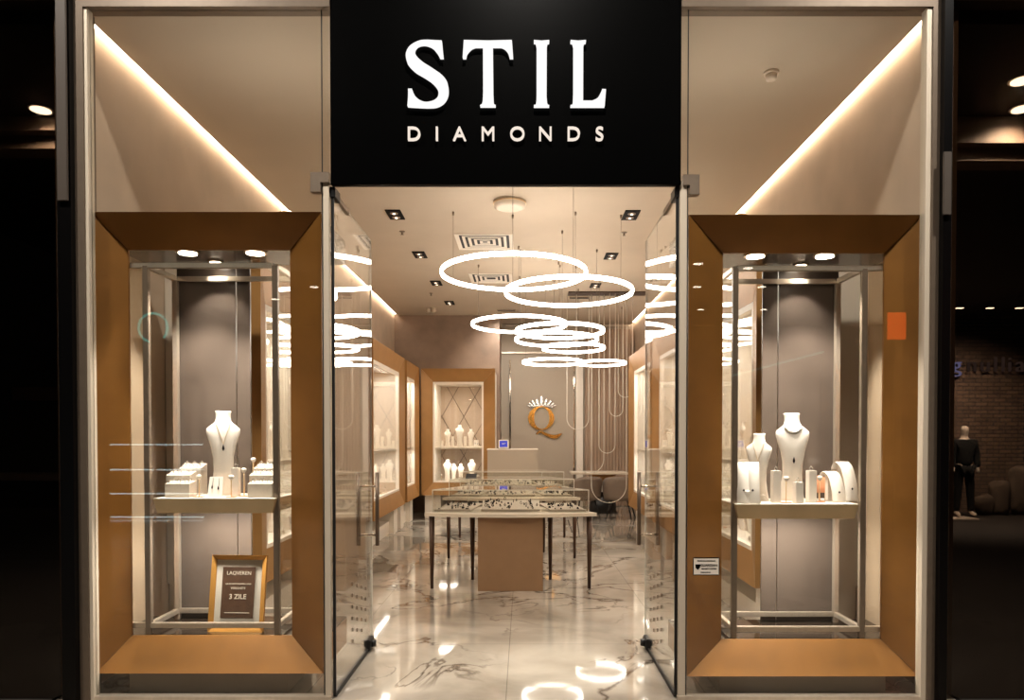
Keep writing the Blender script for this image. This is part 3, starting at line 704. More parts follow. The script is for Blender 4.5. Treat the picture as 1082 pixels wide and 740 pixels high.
# ------------------------------------------------------------------ wall cabinets
ZB0, ZB1, ZI0, ZI1, ZSH = .445, 2.81, .68, 2.565, 1.345
def cabinet(label, w, loc, rz, depth, z1=ZB1, zi1=ZI1, fw=.235, energy=20):
    t = thing('wall_cabinet', label, 'cabinet', loc, rz, 'bronze framed jewellery cabinets along the walls')
    u = w / 2; a = u - fw; D = .05
    part('mitred_frame', mitred(lambda x, z, d: Vector((x, d, z)), -u, u, ZB0, z1, -a, a, ZI0, zi1, D, .02), M['bronze_in'], t, local=True)
    yb = depth
    m = MB()
    m.box(-u + .02, -a, .07, yb, ZB0 + .01, z1 - .01).box(a, u - .02, .07, yb, ZB0 + .01, z1 - .01)
    m.box(-a, a, .07, yb, zi1, z1 - .01).box(-a, a, .07, yb, ZB0 + .01, ZI0)
    part('case', m, M['whitecase'], t, local=True)
    bp = part('padded_back', MB().box(-a, a, yb - .05, yb - .001, ZI0, zi1), M['pad'], t, local=True)
    # diagonal bronze lattice, clipped to the back panel
    lm = MB(); hw, hh = .225, .40; sl = hh / hw
    for sgn in (1, -1):
        for k in range(-12, 13):
            c = k * 2 * hh; pts = []
            # line z - 1.95 = sgn*sl*x + c
            x0, x1 = -a, a
            f = lambda x: 1.95 + sgn * sl * x + c
            for zlim in (ZI0, zi1):
                pass
            lo, hi = (ZI0 - 1.95 - c) / (sgn * sl), (zi1 - 1.95 - c) / (sgn * sl)
            lo, hi = min(lo, hi), max(lo, hi); lo = max(lo, -a + .01); hi = min(hi, a - .01)
            if hi - lo > .03: lm.bar((lo, yb - .054, f(lo)), (hi, yb - .054, f(hi)), .022, .008)
    part('lattice', lm, M['lattice'], bp, local=True)
    part('shelf', MB().bbox(-a + .002, a - .002, .09, yb - .065, ZSH - .035, ZSH, .002), M['whitecase'], t, local=True)
    lin = mitred(lambda x, z, d: Vector((x, .052 + d, z)), -a, a, ZI0, zi1, -a + .035, a - .035, ZI0 + .03, zi1 - .05, .0, .02)
    part('white_liner', lin, M['whitecase'], t, local=True)
    part('glass_door', MB().box(-a + .036, a - .036, .078, .082, ZI0 + .031, zi1 - .051), M['glass_case'], t, local=True)
    part('light_bar', MB().box(-a + .05, a - .05, .12, .14, zi1 - .012, zi1 - .001), M['lamp_s'], t, local=True)
    m = MB().box(-u + .05, -u + .35, .12, yb, 0, ZB0 + .01).box(u - .35, u - .05, .12, yb, 0, ZB0 + .01).box(-u + .35, u - .35, .2, yb, 0, .2)
    part('plinth', m, M['whitecase'], t, local=True)
    R = Matrix.Translation(loc) @ Matrix.Rotation(rz, 4, 'Z')
    p = R @ Vector((0, .22, zi1 - .03)); light('cabinet_light', 'AREA', p, energy, rot=(0, 0, rz), shape='RECTANGLE', size=2 * a * .8, size_y=.1)
    p = R @ Vector((0, .2, ZSH - .05)); light('cabinet_light', 'AREA', p, energy * .5, rot=(0, 0, rz), shape='RECTANGLE', size=2 * a * .8, size_y=.06)
    return t, R, a
XCL, XCR = -1.93, 1.68
dl, dr = -XL - 1.93 - .006, XR - 1.68 - .006
cabs = []
def Lcab(y0, y1, lab, **k): cabs.append(cabinet(lab, y1 - y0, (XCL, (y0 + y1) / 2, 0), PI / 2, dl, **k))
def Rcab(y0, y1, lab, **k): cabs.append(cabinet(lab, y1 - y0, (XCR, (y0 + y1) / 2, 0), -PI / 2, dr, **k))
Lcab(5.3, 7.1, 'bronze framed jewellery cabinet on the left wall, nearest the left window')
Lcab(9.27, 11.72, 'wide bronze framed jewellery cabinet on left wall, seen past the open door')
Lcab(11.95, 13.35, 'narrow bronze framed jewellery cabinet at the far end of the left wall', energy=15)
Rcab(5.2, 7.25, 'bronze framed jewellery cabinet on the right wall, nearest the right window')
Rcab(7.4, 9.4, 'bronze framed jewellery cabinet on right wall, seen through the glass door')
Rcab(9.55, 11.5, 'bronze framed jewellery cabinet on right wall beside the hanging loops')
bx0, bx1 = PX(445, 13.42), PX(523, 13.42)
cabs.append(cabinet('bronze framed jewellery cabinet with diamond lattice on the back wall', bx1 - bx0, ((bx0 + bx1) / 2, 13.42, 0), 0, YB1 - 13.42 - .004, fw=.215))
names = ['the nearest left cabinet', 'the wide left cabinet', 'the narrow left cabinet', 'the nearest right cabinet', 'the middle right cabinet', 'the farthest right cabinet', 'the back wall cabinet']
pbu = make_bust(.42); pbu2 = make_bust(.34); ppo = make_ring_post(.2, .05); ppo2 = make_ring_post(.12, .05); pca = make_card(.09, .13); pbx = make_box(.07, .05); pst = make_earring_stand(.15)
layouts = {
    'U': [(-.86, ppo2, 'ring column'), (-.60, pbu2, 'bust'), (-.32, ppo, 'ring column'), (0, pbu, 'bust'), (.30, ppo, 'ring column'), (.56, pbu2, 'bust'), (.84, pca, 'pendant card')],
    'L': [(-.88, pst, 'earring stand'), (-.62, pbu, 'bust'), (-.30, pbu2, 'bust'), (.05, pbu2, 'bust'), (.34, pbx, 'open ring box'), (.60, pbu, 'bust'), (.88, pca, 'pendant card')]}
desc = {'ring column': 'white ring column', 'bust': 'white necklace bust', 'pendant card': 'white pendant card', 'earring stand': 'thin earring stand', 'open ring box': 'small open ring box'}
ordw = ['first', 'second', 'third', 'fourth', 'fifth', 'sixth', 'seventh']
for (t, R, a), nm in zip(cabs, names):
    rz = t.rotation_euler.z
    for lev, z, wd in (('U', ZSH, 'upper'), ('L', ZI0, 'lower')):
        for i, (fx, proto, kind) in enumerate(layouts[lev]):
            p = R @ Vector((fx * (a - .09), .30 + (.05 if 'bust' in kind else -.06), z))
            place(proto, p, rz, '%s, %s from left on the %s level of %s' % (desc[kind], ordw[i], wd, nm), kind, '%ss in the wall cabinets' % kind)

# ------------------------------------------------------------------ centre tables
def arc_pts(hw, y0, y1, n=16):   # bow front: centre y0, ends y1
    return [(-hw + 2 * hw * k / n, y0 + (y1 - y0) * (abs(-1 + 2 * k / n) ** 2)) for k in range(n + 1)]
def jewels_mb(w, d, n, rnd):
    m = MB()
    for _ in range(n):
        x, y = rnd.uniform(-w / 2 + .02, w / 2 - .02), rnd.uniform(-d / 2 + .02, d / 2 - .02); r = rnd.uniform(.006, .014)
        if rnd.random() < .5: ring_mb(m, (x, y, r + .012 + .012), r, rnd.uniform(0, 3), .003)
        else: m.loft([(.012, r, r, x, y, 1), (.012 + r, r * .8, r * .8, x, y, 1), (.012 + 1.6 * r, .002, .002, x, y, 1)], 7)
    return m
def table(y0, cx, idx, word):
    t = thing('display_table', 'bow-fronted jewellery table with glass case, %s' % word, 'display table', (cx, y0, 0), 0, 'glass topped jewellery tables down the middle')
    top = arc_pts(.87, .0, .15) + [(.52, .80)] + [(0, .86)] + [(-.52, .80)]
    fn = lambda u, v, z: Vector((u, v, z))
    part('table_top', MB().prism(top, fn, .742, .775), M['counter'], t, local=True)
    for x, y in ((-.80, .19), (.80, .19), (-.42, .65), (.42, .65)):
        part('leg', MB().cyl((x, y), .017, 0, .742, 14, .03), M['leg'], t, local=True)
    part('pedestal', MB().bbox(-.325, .325, .06, .60, 0, .742, .003), M['brown_ped'], t, local=True)
    c = part('glass_case', None or (lambda m: m)(MB()), M['glass_case'], t, local=True) if False else None
    # glass case, five panes with fine light edges
    base = [(-.79, .17), (.79, .17), (.47, .72), (-.47, .72)]; z0, z1 = .779, 1.0; g = .006
    m = MB()
    for k in range(4):
        (x0, ya), (x1, yb_) = base[k], base[(k + 1) % 4]
        n = Vector((yb_ - ya, x0 - x1, 0)).normalized() * g
        m.hexa([(x0, ya, z0), (x1, yb_, z0), (x1 - n.x, yb_ - n.y, z0), (x0 - n.x, ya - n.y, z0), (x0, ya, z1), (x1, yb_, z1), (x1 - n.x, yb_ - n.y, z1), (x0 - n.x, ya - n.y, z1)])
    m.prism(base, fn, z1, z1 + .008)
    c = part('glass_case', m, M['glass_case'], t, local=True)
    e = MB()
    for k in range(4):
        (x0, ya), (x1, yb_) = base[k], base[(k + 1) % 4]
        e.bar((x0, ya, z1 + .004), (x1, yb_, z1 + .004), .009); e.bar((x0, ya, z0), (x0, ya, z1), .008)
        e.bar((x0, ya, z0), (x1, yb_, z0), .006)
    part('case_edge', e, M['glass_edge'], c, local=True)
    rnd = random.Random(idx)
    for j, (x, w, wd) in enumerate(((-.53, .36, 'left'), (0, .60, 'middle'), (.53, .36, 'right'))):
        dd = .30 if j != 1 else .42
        tr = thing('jewellery_tray', 'pale tray of rings, %s one in the glass case of the %s' % (wd, ('front', 'middle', 'rear')[idx - 1] + ' table'), 'tray', (cx + x, y0 + .21 + dd / 2, .783), 0, 'pale jewellery trays in the table cases')
        tt = math.radians(9)
        mm = MB().hexa([(-w / 2, -dd / 2, 0), (w / 2, -dd / 2, 0), (w / 2, dd / 2, 0), (-w / 2, dd / 2, 0), (-w / 2, -dd / 2, .012), (w / 2, -dd / 2, .012), (w / 2, dd / 2, .012), (-w / 2, dd / 2, .012)])
        mm.box(-w / 2, w / 2, -dd / 2, -dd / 2 + .008, .012, .022)
        Rt = Matrix.Translation((0, 0, math.sin(tt) * dd / 2)) @ Matrix.Rotation(tt, 4, 'X')
        if j != 1:
            # keep the outer trays inside the slanted case sides
            sh = Matrix.Identity(4); sh[0][1] = -.42 if x > 0 else .42
            Rt = Rt @ sh
        part('base', mm.xf(Rt), M['trayg'], tr, local=True)
        jm = jewels_mb(w, dd, 44 if j == 1 else 26, rnd).xf(Rt)
        part('jewellery', jm, M['jewel'] if (idx + j) % 2 else M['jewel'], tr, local=True, kind='stuff')
    return t
table(7.10, PX(539.5, 7.29), 1, 'front table nearest the doors')
table(8.92, PX(540.5, 9.1), 2, 'middle table of the row')
table(10.78, PX(541, 10.96), 3, 'rear table of the row')
# little dark price holder on the middle case
o = thing('card_holder', 'small dark card holder standing on the middle glass case', 'card holder', (PX(498, 9.4), 9.4, 1.008))
part('card', MB().hexa([(-.07, -.05, 0), (.07, -.05, 0), (.07, -.044, 0), (-.07, -.044, 0), (-.07, .05, .05), (.07, .05, .05), (.07, .056, .05), (-.07, .056, .05)]), M['gap'], o, local=True)
part('foot', MB().box(-.06, .06, -.045, .05, 0, .004), M['steel_dark'], o, local=True)

# ------------------------------------------------------------------ LED rings
def led_ring(px, py, Y, R, tilt, label, ncab=3):
    c = P(px, py, Y)
    t = thing('ring_light', label, 'ring light', c, 0, 'hanging LED ring lights')
    pts = [(R * math.cos(2 * PI * k / 72), R * math.sin(2 * PI * k / 72), 0) for k in range(72)]
    Mx = Matrix.Rotation(-math.radians(tilt), 4, 'X')
    m = MB()
    # rectangular profile hoop, slightly rounded
    prof = [(-.010, -.021), (.010, -.021), (.014, 0), (.010, .021), (-.010, .021), (-.014, 0)]
    vs = []; n = len(prof)
    for k in range(72):
        a = 2 * PI * k / 72
        for (r, z) in prof: vs.append(Vector(((R - .02 + r) * math.cos(a), (R - .02 + r) * math.sin(a), z)))
    fs = [(i * n + k, i * n + (k + 1) % n, ((i + 1) % 72) * n + (k + 1) % n, ((i + 1) % 72) * n + k) for i in range(72) for k in range(n)]
    m.add(vs, fs, True).xf(Mx); part('led_hoop', m, M['ring_led'], t, local=True)
    for k in range(ncab):
        a = 2 * PI * (k + .25) / ncab; p = Mx @ Vector((R * math.cos(a), R * math.sin(a), .02))
        cp = part('cable', MB().tube([p, (p.x, p.y, CEIL - c.z)], .0022, 5), M['cable'], t, local=True)
        part('ceiling_cap', MB().cyl((p.x, p.y), .012, CEIL - c.z - .04, CEIL - c.z, 10), M['steel_dark'], cp, local=True)
    return t
RG = [(543, 289, 7.6, .78, 1.3, 'largest and nearest hanging LED ring light'),
      (601, 309, 7.75, .70, 1.6, 'second hanging LED ring, right of and below the largest'),
      (548.5, 343, 10.1, .68, 1.1, 'left hanging LED ring in the middle group over the tables'),
      (591.5, 350, 9.3, .585, 1.5, 'right hanging LED ring in the middle group, its topmost'),
      (588, 359, 10.9, .64, 1.8, 'hanging LED ring just under the topmost of the right middle group'),
      (606, 368, 11.0, .49, 1.2, 'lowest small LED ring of the middle group over the tables'),
      (584, 382.8, 11.9, .51, .6, 'left one of the two lowest distant LED rings'),
      (635.5, 384, 13.6, .48, .6, 'right one of the two lowest distant LED rings')]
for r in RG: led_ring(*r)

# ------------------------------------------------------------------ ceiling fittings
def on_ceiling(px, py):
    a = (px - CX) / F_PX; b = (CY - py) / F_PX
    yc = b * math.sin(TH) + math.cos(TH); zc = b * math.cos(TH) - math.sin(TH); t = (CEIL - H) / zc
    return a * t, yc * t
for i, (x, y, lab) in enumerate(((417.5, 226.5, 'nearest on the left'), (443.5, 269, 'second on the left'), (461, 299, 'third on the left'), (475, 320, 'farthest on the left'), (666.5, 227, 'nearest on the right'), (645.5, 270.5, 'second on the right'), (629, 301.5, 'third on the right'))):
    X_, Y_ = on_ceiling(x, y)
    t = thing('square_downlight', 'black recessed twin downlight in the ceiling, %s' % lab, 'downlight', (X_, Y_, CEIL), 0, 'black twin downlights')
    part('housing', MB().bbox(-.085, .085, -.17, .17, -.012, 0, .003), M['ink'], t, local=True)
    for s in (-.075, .075):
        b_ = part('bulb_ring', MB().cyl((0, s), .045, -.018, -.012, 16), M['steel_dark'], t, local=True)
        part('bulb', MB().cyl((0, s), .014, -.022, -.018, 12), M['lamp_s'], b_, local=True)
    light('downlight_spot', 'SPOT', (X_, Y_, CEIL - .05), 12, spot_size=1.9, spot_blend=.7, shadow_soft_size=.05)
for i, (x, y, s, lab) in enumerate(((512.5, 255.5, .36, 'nearer square air diffuser in the ceiling above the largest ring'), (519, 294, .36, 'farther square air diffuser seen inside the largest ring light'))):
    X_, Y_ = on_ceiling(x, y); s = .36 if i == 0 else .33
    t = thing('air_diffuser', lab, 'air vent', (X_, Y_, CEIL), 0, 'square ceiling diffusers')
    m = mitred(lambda u, v, d: Vector((u, v, -.012 + d)), -s, s, -s, s, -s + .05, s - .05, -s + .05, s - .05, .006, .004)
    part('frame', m, M['whitecase'], t, local=True)
    part('throat', MB().box(-s + .05, s - .05, -s + .05, s - .05, -.001, -.0002), M['gap'], t, local=True)
    for k in range(4):
        r = s - .085 - k * .07
        if r > .05: part('louvre', mitred(lambda u, v, d: Vector((u, v, -.010 + d)), -r, r, -r, r, -r + .036, r - .036, -r + .036, r - .036, .004, .002), M['whitecase'], t, local=True)
X_, Y_ = on_ceiling(538.5, 213)
t = thing('ceiling_speaker', 'round white disc fitting on the ceiling below the sign', 'ceiling fitting', (X_, Y_, CEIL))
part('body', MB().loft([(-.075, .13, .13, 0, 0, 1), (-.06, .165, .165, 0, 0, 1), (-.02, .17, .17, 0, 0, 1), (0, .17, .17, 0, 0, 1)], 36), M['plasticw'], t, local=True)
part('rim', MB().cyl((0, 0), .176, -.03, -.018, 36), M['goldedge'], t, local=True)
for x, y, lab in ((425, 244.5, 'left, between the first two downlights'), (455.5, 310, 'left, beyond the third downlight'), (659.5, 245.5, 'right, under the nearest right downlight')):
    X_, Y_ = on_ceiling(x, y)
    t = thing('sprinkler', 'small ceiling sprinkler head, %s' % lab, 'sprinkler', (X_, Y_, CEIL), 0, 'ceiling sprinklers')
    part('rose', MB().cyl((0, 0), .035, -.008, .002, 16), M['steel_dark'], t, local=True)
    part('nozzle', MB().cyl((0, 0), .01, -.04, -.008, 10).cyl((0, 0), .02, -.045, -.04, 12), M['steel_dark'], t, local=True)
# camera / emergency lamp over the back corner
for x, lab in ((452, 'left'), (457.5, 'right')):
    c = P(x, 327.5, 13.9)
    t = thing('security_camera', 'small security camera high on the back wall, %s of the pair' % lab, 'camera', c, 0, 'pair of security cameras')
    part('mount', MB().box(-.03, .03, .1, .3, .02, .06), M['plasticw'], t, local=True)
    part('lens_body', MB().loft([(-.05, .03, .03, 0, 0, 1), (-.03, .05, .05, 0, .03, 1), (.05, .05, .05, 0, .06, 1), (.07, .02, .02, 0, .08, 1)], 14), M['plasticw'], t, local=True)
# smoke detector seen through right transom
X_, Y_ = on_ceiling(815, 76)
t = thing('smoke_detector', 'small pale smoke detector on the ceiling above the right window', 'smoke detector', (X_, Y_, CEIL))
part('base', MB().cyl((0, 0), .05, -.02, 0, 24), M['plasticw'], t, local=True)
part('cap', MB().loft([(-.06, .02, .02, 0, 0, 1), (-.052, .034, .034, 0, 0, 1), (-.02, .038, .038, 0, 0, 1)], 24), M['plasticw'], t, local=True)
# ceiling vents slots at the back
for x, y, w, lab in ((535, 328, .34, 'dark slot vent in the far ceiling before the back wall'), (612, 330, .34, 'small dark plate hanging among the loops near back wall')):
    X_, Y_ = on_ceiling(x, y) if y < 329 else (PX(x, 12.9), 12.9)
    t = thing('slot_vent', lab, 'vent', (X_, Y_, CEIL)); part('slot', MB().box(-w / 2, w / 2, -.06, .06, -.012, 0), M['gap'], t, local=True)
    light('slot_spot', 'SPOT', (X_, Y_, CEIL - .04), 110, spot_size=2.0, spot_blend=.8, shadow_soft_size=.05, rot=(math.radians(30), 0, 0))  # spot added at the vent to brighten the logo panel
    part('lip', MB().box(-w / 2 - .01, w / 2 + .01, -.07, -.06, -.016, 0), M['steel_dark'], t, local=True)

# ------------------------------------------------------------------ back of the shop
zq0, zq1 = PZ(512, YB2 - .05), PZ(381, YB2 - .05)
o = thing('logo_panel', 'tall greige wall panel carrying the golden letter with a crown', 'wall panel', (PX(572, YB2), YB2 - .05, .02))
part('panel', MB().bbox(PX(540, YB2 - .05), PX(606, YB2 - .05), YB2 - .055, YB2 - .003, .02, zq1, .004), M['wallgrey'], o)
for x in (539, 606.5): part('glitter_strip', MB().bbox(PX(x, YB2 - .06) - .015, PX(x, YB2 - .06) + .015, YB2 - .07, YB2 - .003, .02, zq1, .003), M['chrome'], o)
YQ = YB2 - .06
def fQ(u, v, t): return Vector((PX(545 + u / 11.38, YQ), t, PZ(405 + v / 11.38, YQ)))
def band(outer, inner, mat, parent, name, d=.03):
    m = MB()
    for i in range(len(outer) - 1):
        a, b, c, e = outer[i], outer[i + 1], inner[i + 1], inner[i]
        m.hexa([fQ(*a, YQ - d), fQ(*b, YQ - d), fQ(*c, YQ - d), fQ(*e, YQ - d), fQ(*a, YQ + .008), fQ(*b, YQ + .008), fQ(*c, YQ + .008), fQ(*e, YQ + .008)])
    return part(name, m, mat, parent)
em = thing('monogram', 'golden letter Q under a silver crown fixed to the back wall panel', 'emblem', fQ(310, 600, YQ))
N_ = 48; out = []; inn = []
for k in range(N_ + 1):
    a = -PI / 2 + 2 * PI * k / N_
    out.append((305 + 158 * math.cos(a), 422 + 142 * math.sin(a))); inn.append((312 + 92 * math.cos(a), 420 + 132 * math.sin(a)))
band(out, inn, M['gold'], em, 'letter_bowl')
o1 = catmull([(240, 605), (280, 575), (330, 585), (390, 610), (460, 622), (520, 612), (555, 600)], 4); o2 = catmull([(250, 618), (285, 600), (320, 612), (375, 640), (440, 665), (500, 660), (548, 615)], 4)
band(o1, o2, M['gold'], em, 'letter_tail')
m = MB()
for k in range(9):
    a = math.radians(-148 + k * 14.5) if False else (k - 4) * .26
    x0 = 308 + 150 * math.sin(a); y0_ = 262 + 30 * (1 - math.cos(a)) * 1.5
    L_ = (140, 95, 90, 65, 50)[abs(k - 4)] * .8
    x1, y1_ = x0 + L_ * math.sin(a * .9), y0_ - L_ * math.cos(a * .9)
    w = 13
    m.prism([(x0 - w, y0_), (x0 + w, y0_), (x1 + w * .9, (y1_ * .75 + y0_ * .25)), (x1, y1_), (x1 - w * .9, (y1_ * .75 + y0_ * .25))], fQ, YQ - .03, YQ + .008)
cr1 = [(308 + 152 * math.sin(a), 262 + 45 * (1 - math.cos(a))) for a in [(-1.05 + 2.1 * k / 16) for k in range(17)]]; cr2 = [(x, y + 16) for x, y in cr1]
for i in range(16):
    m.hexa([fQ(*cr1[i], YQ - .032), fQ(*cr1[i + 1], YQ - .032), fQ(*cr2[i + 1], YQ - .032), fQ(*cr2[i], YQ - .032), fQ(*cr1[i], YQ), fQ(*cr1[i + 1], YQ), fQ(*cr2[i + 1], YQ), fQ(*cr2[i], YQ)])
part('crown', m, M['silver'], em, label='silver crown')
# frame strips around the recess
struct(part('trim_16', MB().bbox(PX(527, YB2 - .03), PX(530, YB2 - .03), YB2 - .04, YB2 - .002, 0, PZ(372, YB2)), M['steel']))
struct(part('trim_17', MB().bbox(PX(530, YB2 - .03), PX(610, YB2 - .03), YB2 - .04, YB2 - .002, PZ(374, YB2), PZ(372, YB2)), M['steel']))
struct(part('trim_18', MB().bbox(PX(609, YB2 - .06), PX(616, YB2 - .06), YB2 - .06, YB2 - .002, 0, PZ(381, YB2)), M['whitecase']))
# curtain: pleated sheet with thickness
m = MB(); x0, x1 = PX(618, YB2 - .1), XR - .03; n = 90; zt = PZ(348, YB2 - .1)
fr_, bk = [], []
for k in range(n + 1):
    x = x0 + (x1 - x0) * k / n; y = YB2 - .1 + .010 * math.sin(k * 1.1)
    fr_.append((x, y)); bk.append((x, y + .006))
m.prism(fr_ + bk[::-1], lambda u, v, t: Vector((u, v, t)), .02, zt)
tag(part('curtain', m, M['curtain']), 'long brown pleated curtain in the right back corner behind the chairs', 'curtain')
# hanging loops
o = thing('loop_track', 'thin dark ceiling track holding the long hanging loops', 'track', (PX(640, 12.5), 12.5, CEIL))
part('rail', MB().bbox(PX(600, 12.5), PX(682, 12.5), 12.35, 12.65, CEIL - .02, CEIL - .001, .002), M['lattice'], o)
loops = [(625, 662, 531.5, 12.5, 'widest and lowest hanging loop, dipping before the grey chairs'), (599, 622, 454, 12.6, 'shortest hanging loop, left, beside the crown emblem'), (633, 650, 479, 12.45, 'narrow middle hanging loop above the white table'), (609, 638, 500, 12.55, 'hanging loop whose bottom passes behind the table cases'), (644, 658, 440, 12.4, 'narrow short hanging loop at the right of the group'), (653, 668, 420, 12.6, 'rightmost hanging loop beside the bronze cabinet')]
for x0, x1, yb_, Y, lab in loops:
    a, b = PX(x0, Y), PX(x1, Y); r = (b - a) / 2; zb_ = PZ(yb_, Y)
    pts = [(a, Y, CEIL - .02), (a, Y, zb_ + r)] + [((a + b) / 2 - r * math.cos(PI * k / 20), Y, zb_ + r - r * math.sin(PI * k / 20)) for k in range(1, 20)] + [(b, Y, zb_ + r), (b, Y, CEIL - .02)]
    tag(part('hanging_loop', MB().tube(pts, .0065, 8), M['cord'], base=((a + b) / 2, Y, zb_)), lab, 'hanging loop', 'white hanging loops')
# reception desk with tablet
dY = 12.75; dx0, dx1 = PX(515, dY), PX(568, dY); dz = PZ(474.5, dY)
o = thing('reception_desk', 'greige block reception counter behind the last glass table', 'counter', ((dx0 + dx1) / 2, dY, 0))
part('body', MB().bbox(dx0, dx1, dY, dY + .45, 0, dz - .02, .004), M['wallgrey'], o); part('top', MB().bbox(dx0 - .01, dx1 + .01, dY - .01, dY + .46, dz - .02, dz, .003), M['whitecase'], o)
c = (PX(532, dY + .1), dY + .12, dz)
o = thing('tablet', 'small tablet with a blue lit screen and white bezel on the counter', 'tablet', c)
tl = Matrix.Rotation(math.radians(-12), 4, 'X')
part('bezel', MB().bbox(-.09, .09, 0, .014, .01, .165, .004).xf(tl), M['paper'], o, local=True)
s_ = part('screen', MB().box(-.07, .07, -.003, -.0005, .03, .145).xf(tl), M['screen'], o, local=True)
part('screen_text', MB().box(-.03, .04, -.005, -.0032, .095, .102).box(-.03, .02, -.005, -.0032, .078, .085).xf(tl), M['cord'], s_, local=True)
part('stand', MB().bar((0, .02, .1), (0, .1, .006), .05, .006).box(-.1, .12, -.01, .11, 0, .006), M['legm'], o, local=True)
# small table and chairs
tY = 14.2; tx0, tx1 = PX(604, tY), PX(664, tY)
o = thing('consulting_table', 'white topped table on a dark splayed pedestal by the curtain', 'table', ((tx0 + tx1) / 2, tY + .35, 0))
part('table_top', MB().bbox(tx0, tx1, tY, tY + .7, .79, .83, .004), M['counter'], o)
cx2, cy2 = PX(637, tY + .35), tY + .35
part('apron', MB().loft([(.60, .05, .05, cx2, cy2, 1), (.66, .07, .07, cx2, cy2, 1), (.70, .2, .18, cx2, cy2, .8), (.79, .28, .22, cx2, cy2, .6)], 20), M['bronze_in'], o)
part('column', MB().cyl((cx2, cy2), .045, .42, .62, 16), M['white'], o)
part('pedestal', MB().loft([(0, .30, .2, cx2, cy2, .7), (.06, .27, .2, cx2, cy2, .7), (.25, .26, .2, cx2, cy2, .8), (.42, .06, .06, cx2, cy2, 1)], 20), M['legm'], o)
def armchair(px, Y, rz, lab):
    t = thing('armchair', lab, 'chair', (PX(px, Y), Y, 0), rz, 'grey shell chairs at the consulting table')
    # wrap-around shell back opening toward +y
    vs = []; n = 22; lev = 7
    for j in range(lev):
        z = .36 + (.80 - .36) * j / (lev - 1); fl = 1 + .10 * j / (lev - 1)
        for k in range(n + 1):
            a = PI + PI * .08 + (PI * .84) * k / n
            edge = abs(-1 + 2 * k / n); zz = z - (edge ** 3) * .16 * j / (lev - 1)
            vs.append((.32 * fl * math.cos(a), .29 * fl * math.sin(a), zz))
    vi = [(v[0] * .86, v[1] * .86, v[2] - .0) for v in vs]
    N2 = len(vs); allv = vs + vi; fs = []
    id_ = lambda j, k, s=0: s * N2 + j * (n + 1) + k
    for j in range(lev - 1):
        for k in range(n):
            fs.append((id_(j, k), id_(j, k + 1), id_(j + 1, k + 1), id_(j + 1, k))); fs.append((id_(j, k, 1), id_(j + 1, k, 1), id_(j + 1, k + 1, 1), id_(j, k + 1, 1)))
    for k in range(n): fs.append((id_(0, k), id_(0, k, 1), id_(0, k + 1, 1), id_(0, k + 1))); fs.append((id_(lev - 1, k), id_(lev - 1, k + 1), id_(lev - 1, k + 1, 1), id_(lev - 1, k, 1)))
    for j in range(lev - 1):
        fs.append((id_(j, 0), id_(j + 1, 0), id_(j + 1, 0, 1), id_(j, 0, 1))); fs.append((id_(j, n), id_(j, n, 1), id_(j + 1, n, 1), id_(j + 1, n)))
    part('shell_back', MB().add(allv, fs, True), M['chair'], t, local=True)
    part('seat', MB().loft([(.34, .20, .18, 0, .02, .8), (.36, .25, .24, 0, .02, .7), (.44, .25, .24, 0, .02, .7), (.46, .22, .2, 0, .02, .8)], 24), M['chair'], t, local=True)
    for sx in (-1, 1):
        for sy in (-1, 1): part('leg', MB().tube([(.15 * sx, .14 * sy, .36), (.24 * sx, .23 * sy, 0)], .016, 8, rs=[.018, .011]), M['legm'], t, local=True)
    return t
armchair(617, 13.55, .35, 'left grey shell chair seen from behind at the white table')
armchair(656, 13.5, -.3, 'right grey shell chair seen from behind beside the curtain')

# ------------------------------------------------------------------ neighbouring shop fronts
NZ = 4.0
nb = lambda *a: MB().box(*a)
xnl, xnr = PX(63, Y0), PX(1003, Y0)
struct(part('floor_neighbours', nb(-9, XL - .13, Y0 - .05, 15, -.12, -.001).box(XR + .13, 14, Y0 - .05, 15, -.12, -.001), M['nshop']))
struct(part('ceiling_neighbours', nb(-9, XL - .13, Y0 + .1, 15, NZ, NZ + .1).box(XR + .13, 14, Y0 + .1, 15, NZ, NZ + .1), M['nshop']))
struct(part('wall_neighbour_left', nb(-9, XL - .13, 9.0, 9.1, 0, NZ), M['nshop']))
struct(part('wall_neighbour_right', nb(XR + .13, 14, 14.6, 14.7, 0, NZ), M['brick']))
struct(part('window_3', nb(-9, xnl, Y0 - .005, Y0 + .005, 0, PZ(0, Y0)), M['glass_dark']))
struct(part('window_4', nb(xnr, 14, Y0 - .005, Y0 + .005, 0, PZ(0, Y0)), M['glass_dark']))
for s, x0, x1 in ((-1, -9, XL - .14), (1, XR + .14, 14)):
    y_ = 5.55; nm = 'left' if s < 0 else 'right'
    zt_, zb_ = (PZ(126, y_), PZ(137.5, y_)) if s < 0 else (PZ(138, y_), PZ(151, y_))
    t = thing('header_beam', 'pale stepped beam inside the dark shop window on the far %s' % nm, 'beam', ((x0 + x1) / 2, y_, zb_ - .1))
    part('upper_step', nb(x0, x1, y_, y_ + .2, zb_, NZ - .002), M['nbeam'], t)
    part('lower_step', nb(x0, x1, y_ + .1, y_ + .3, zb_ - .10, zb_), M['nbeam'], t)
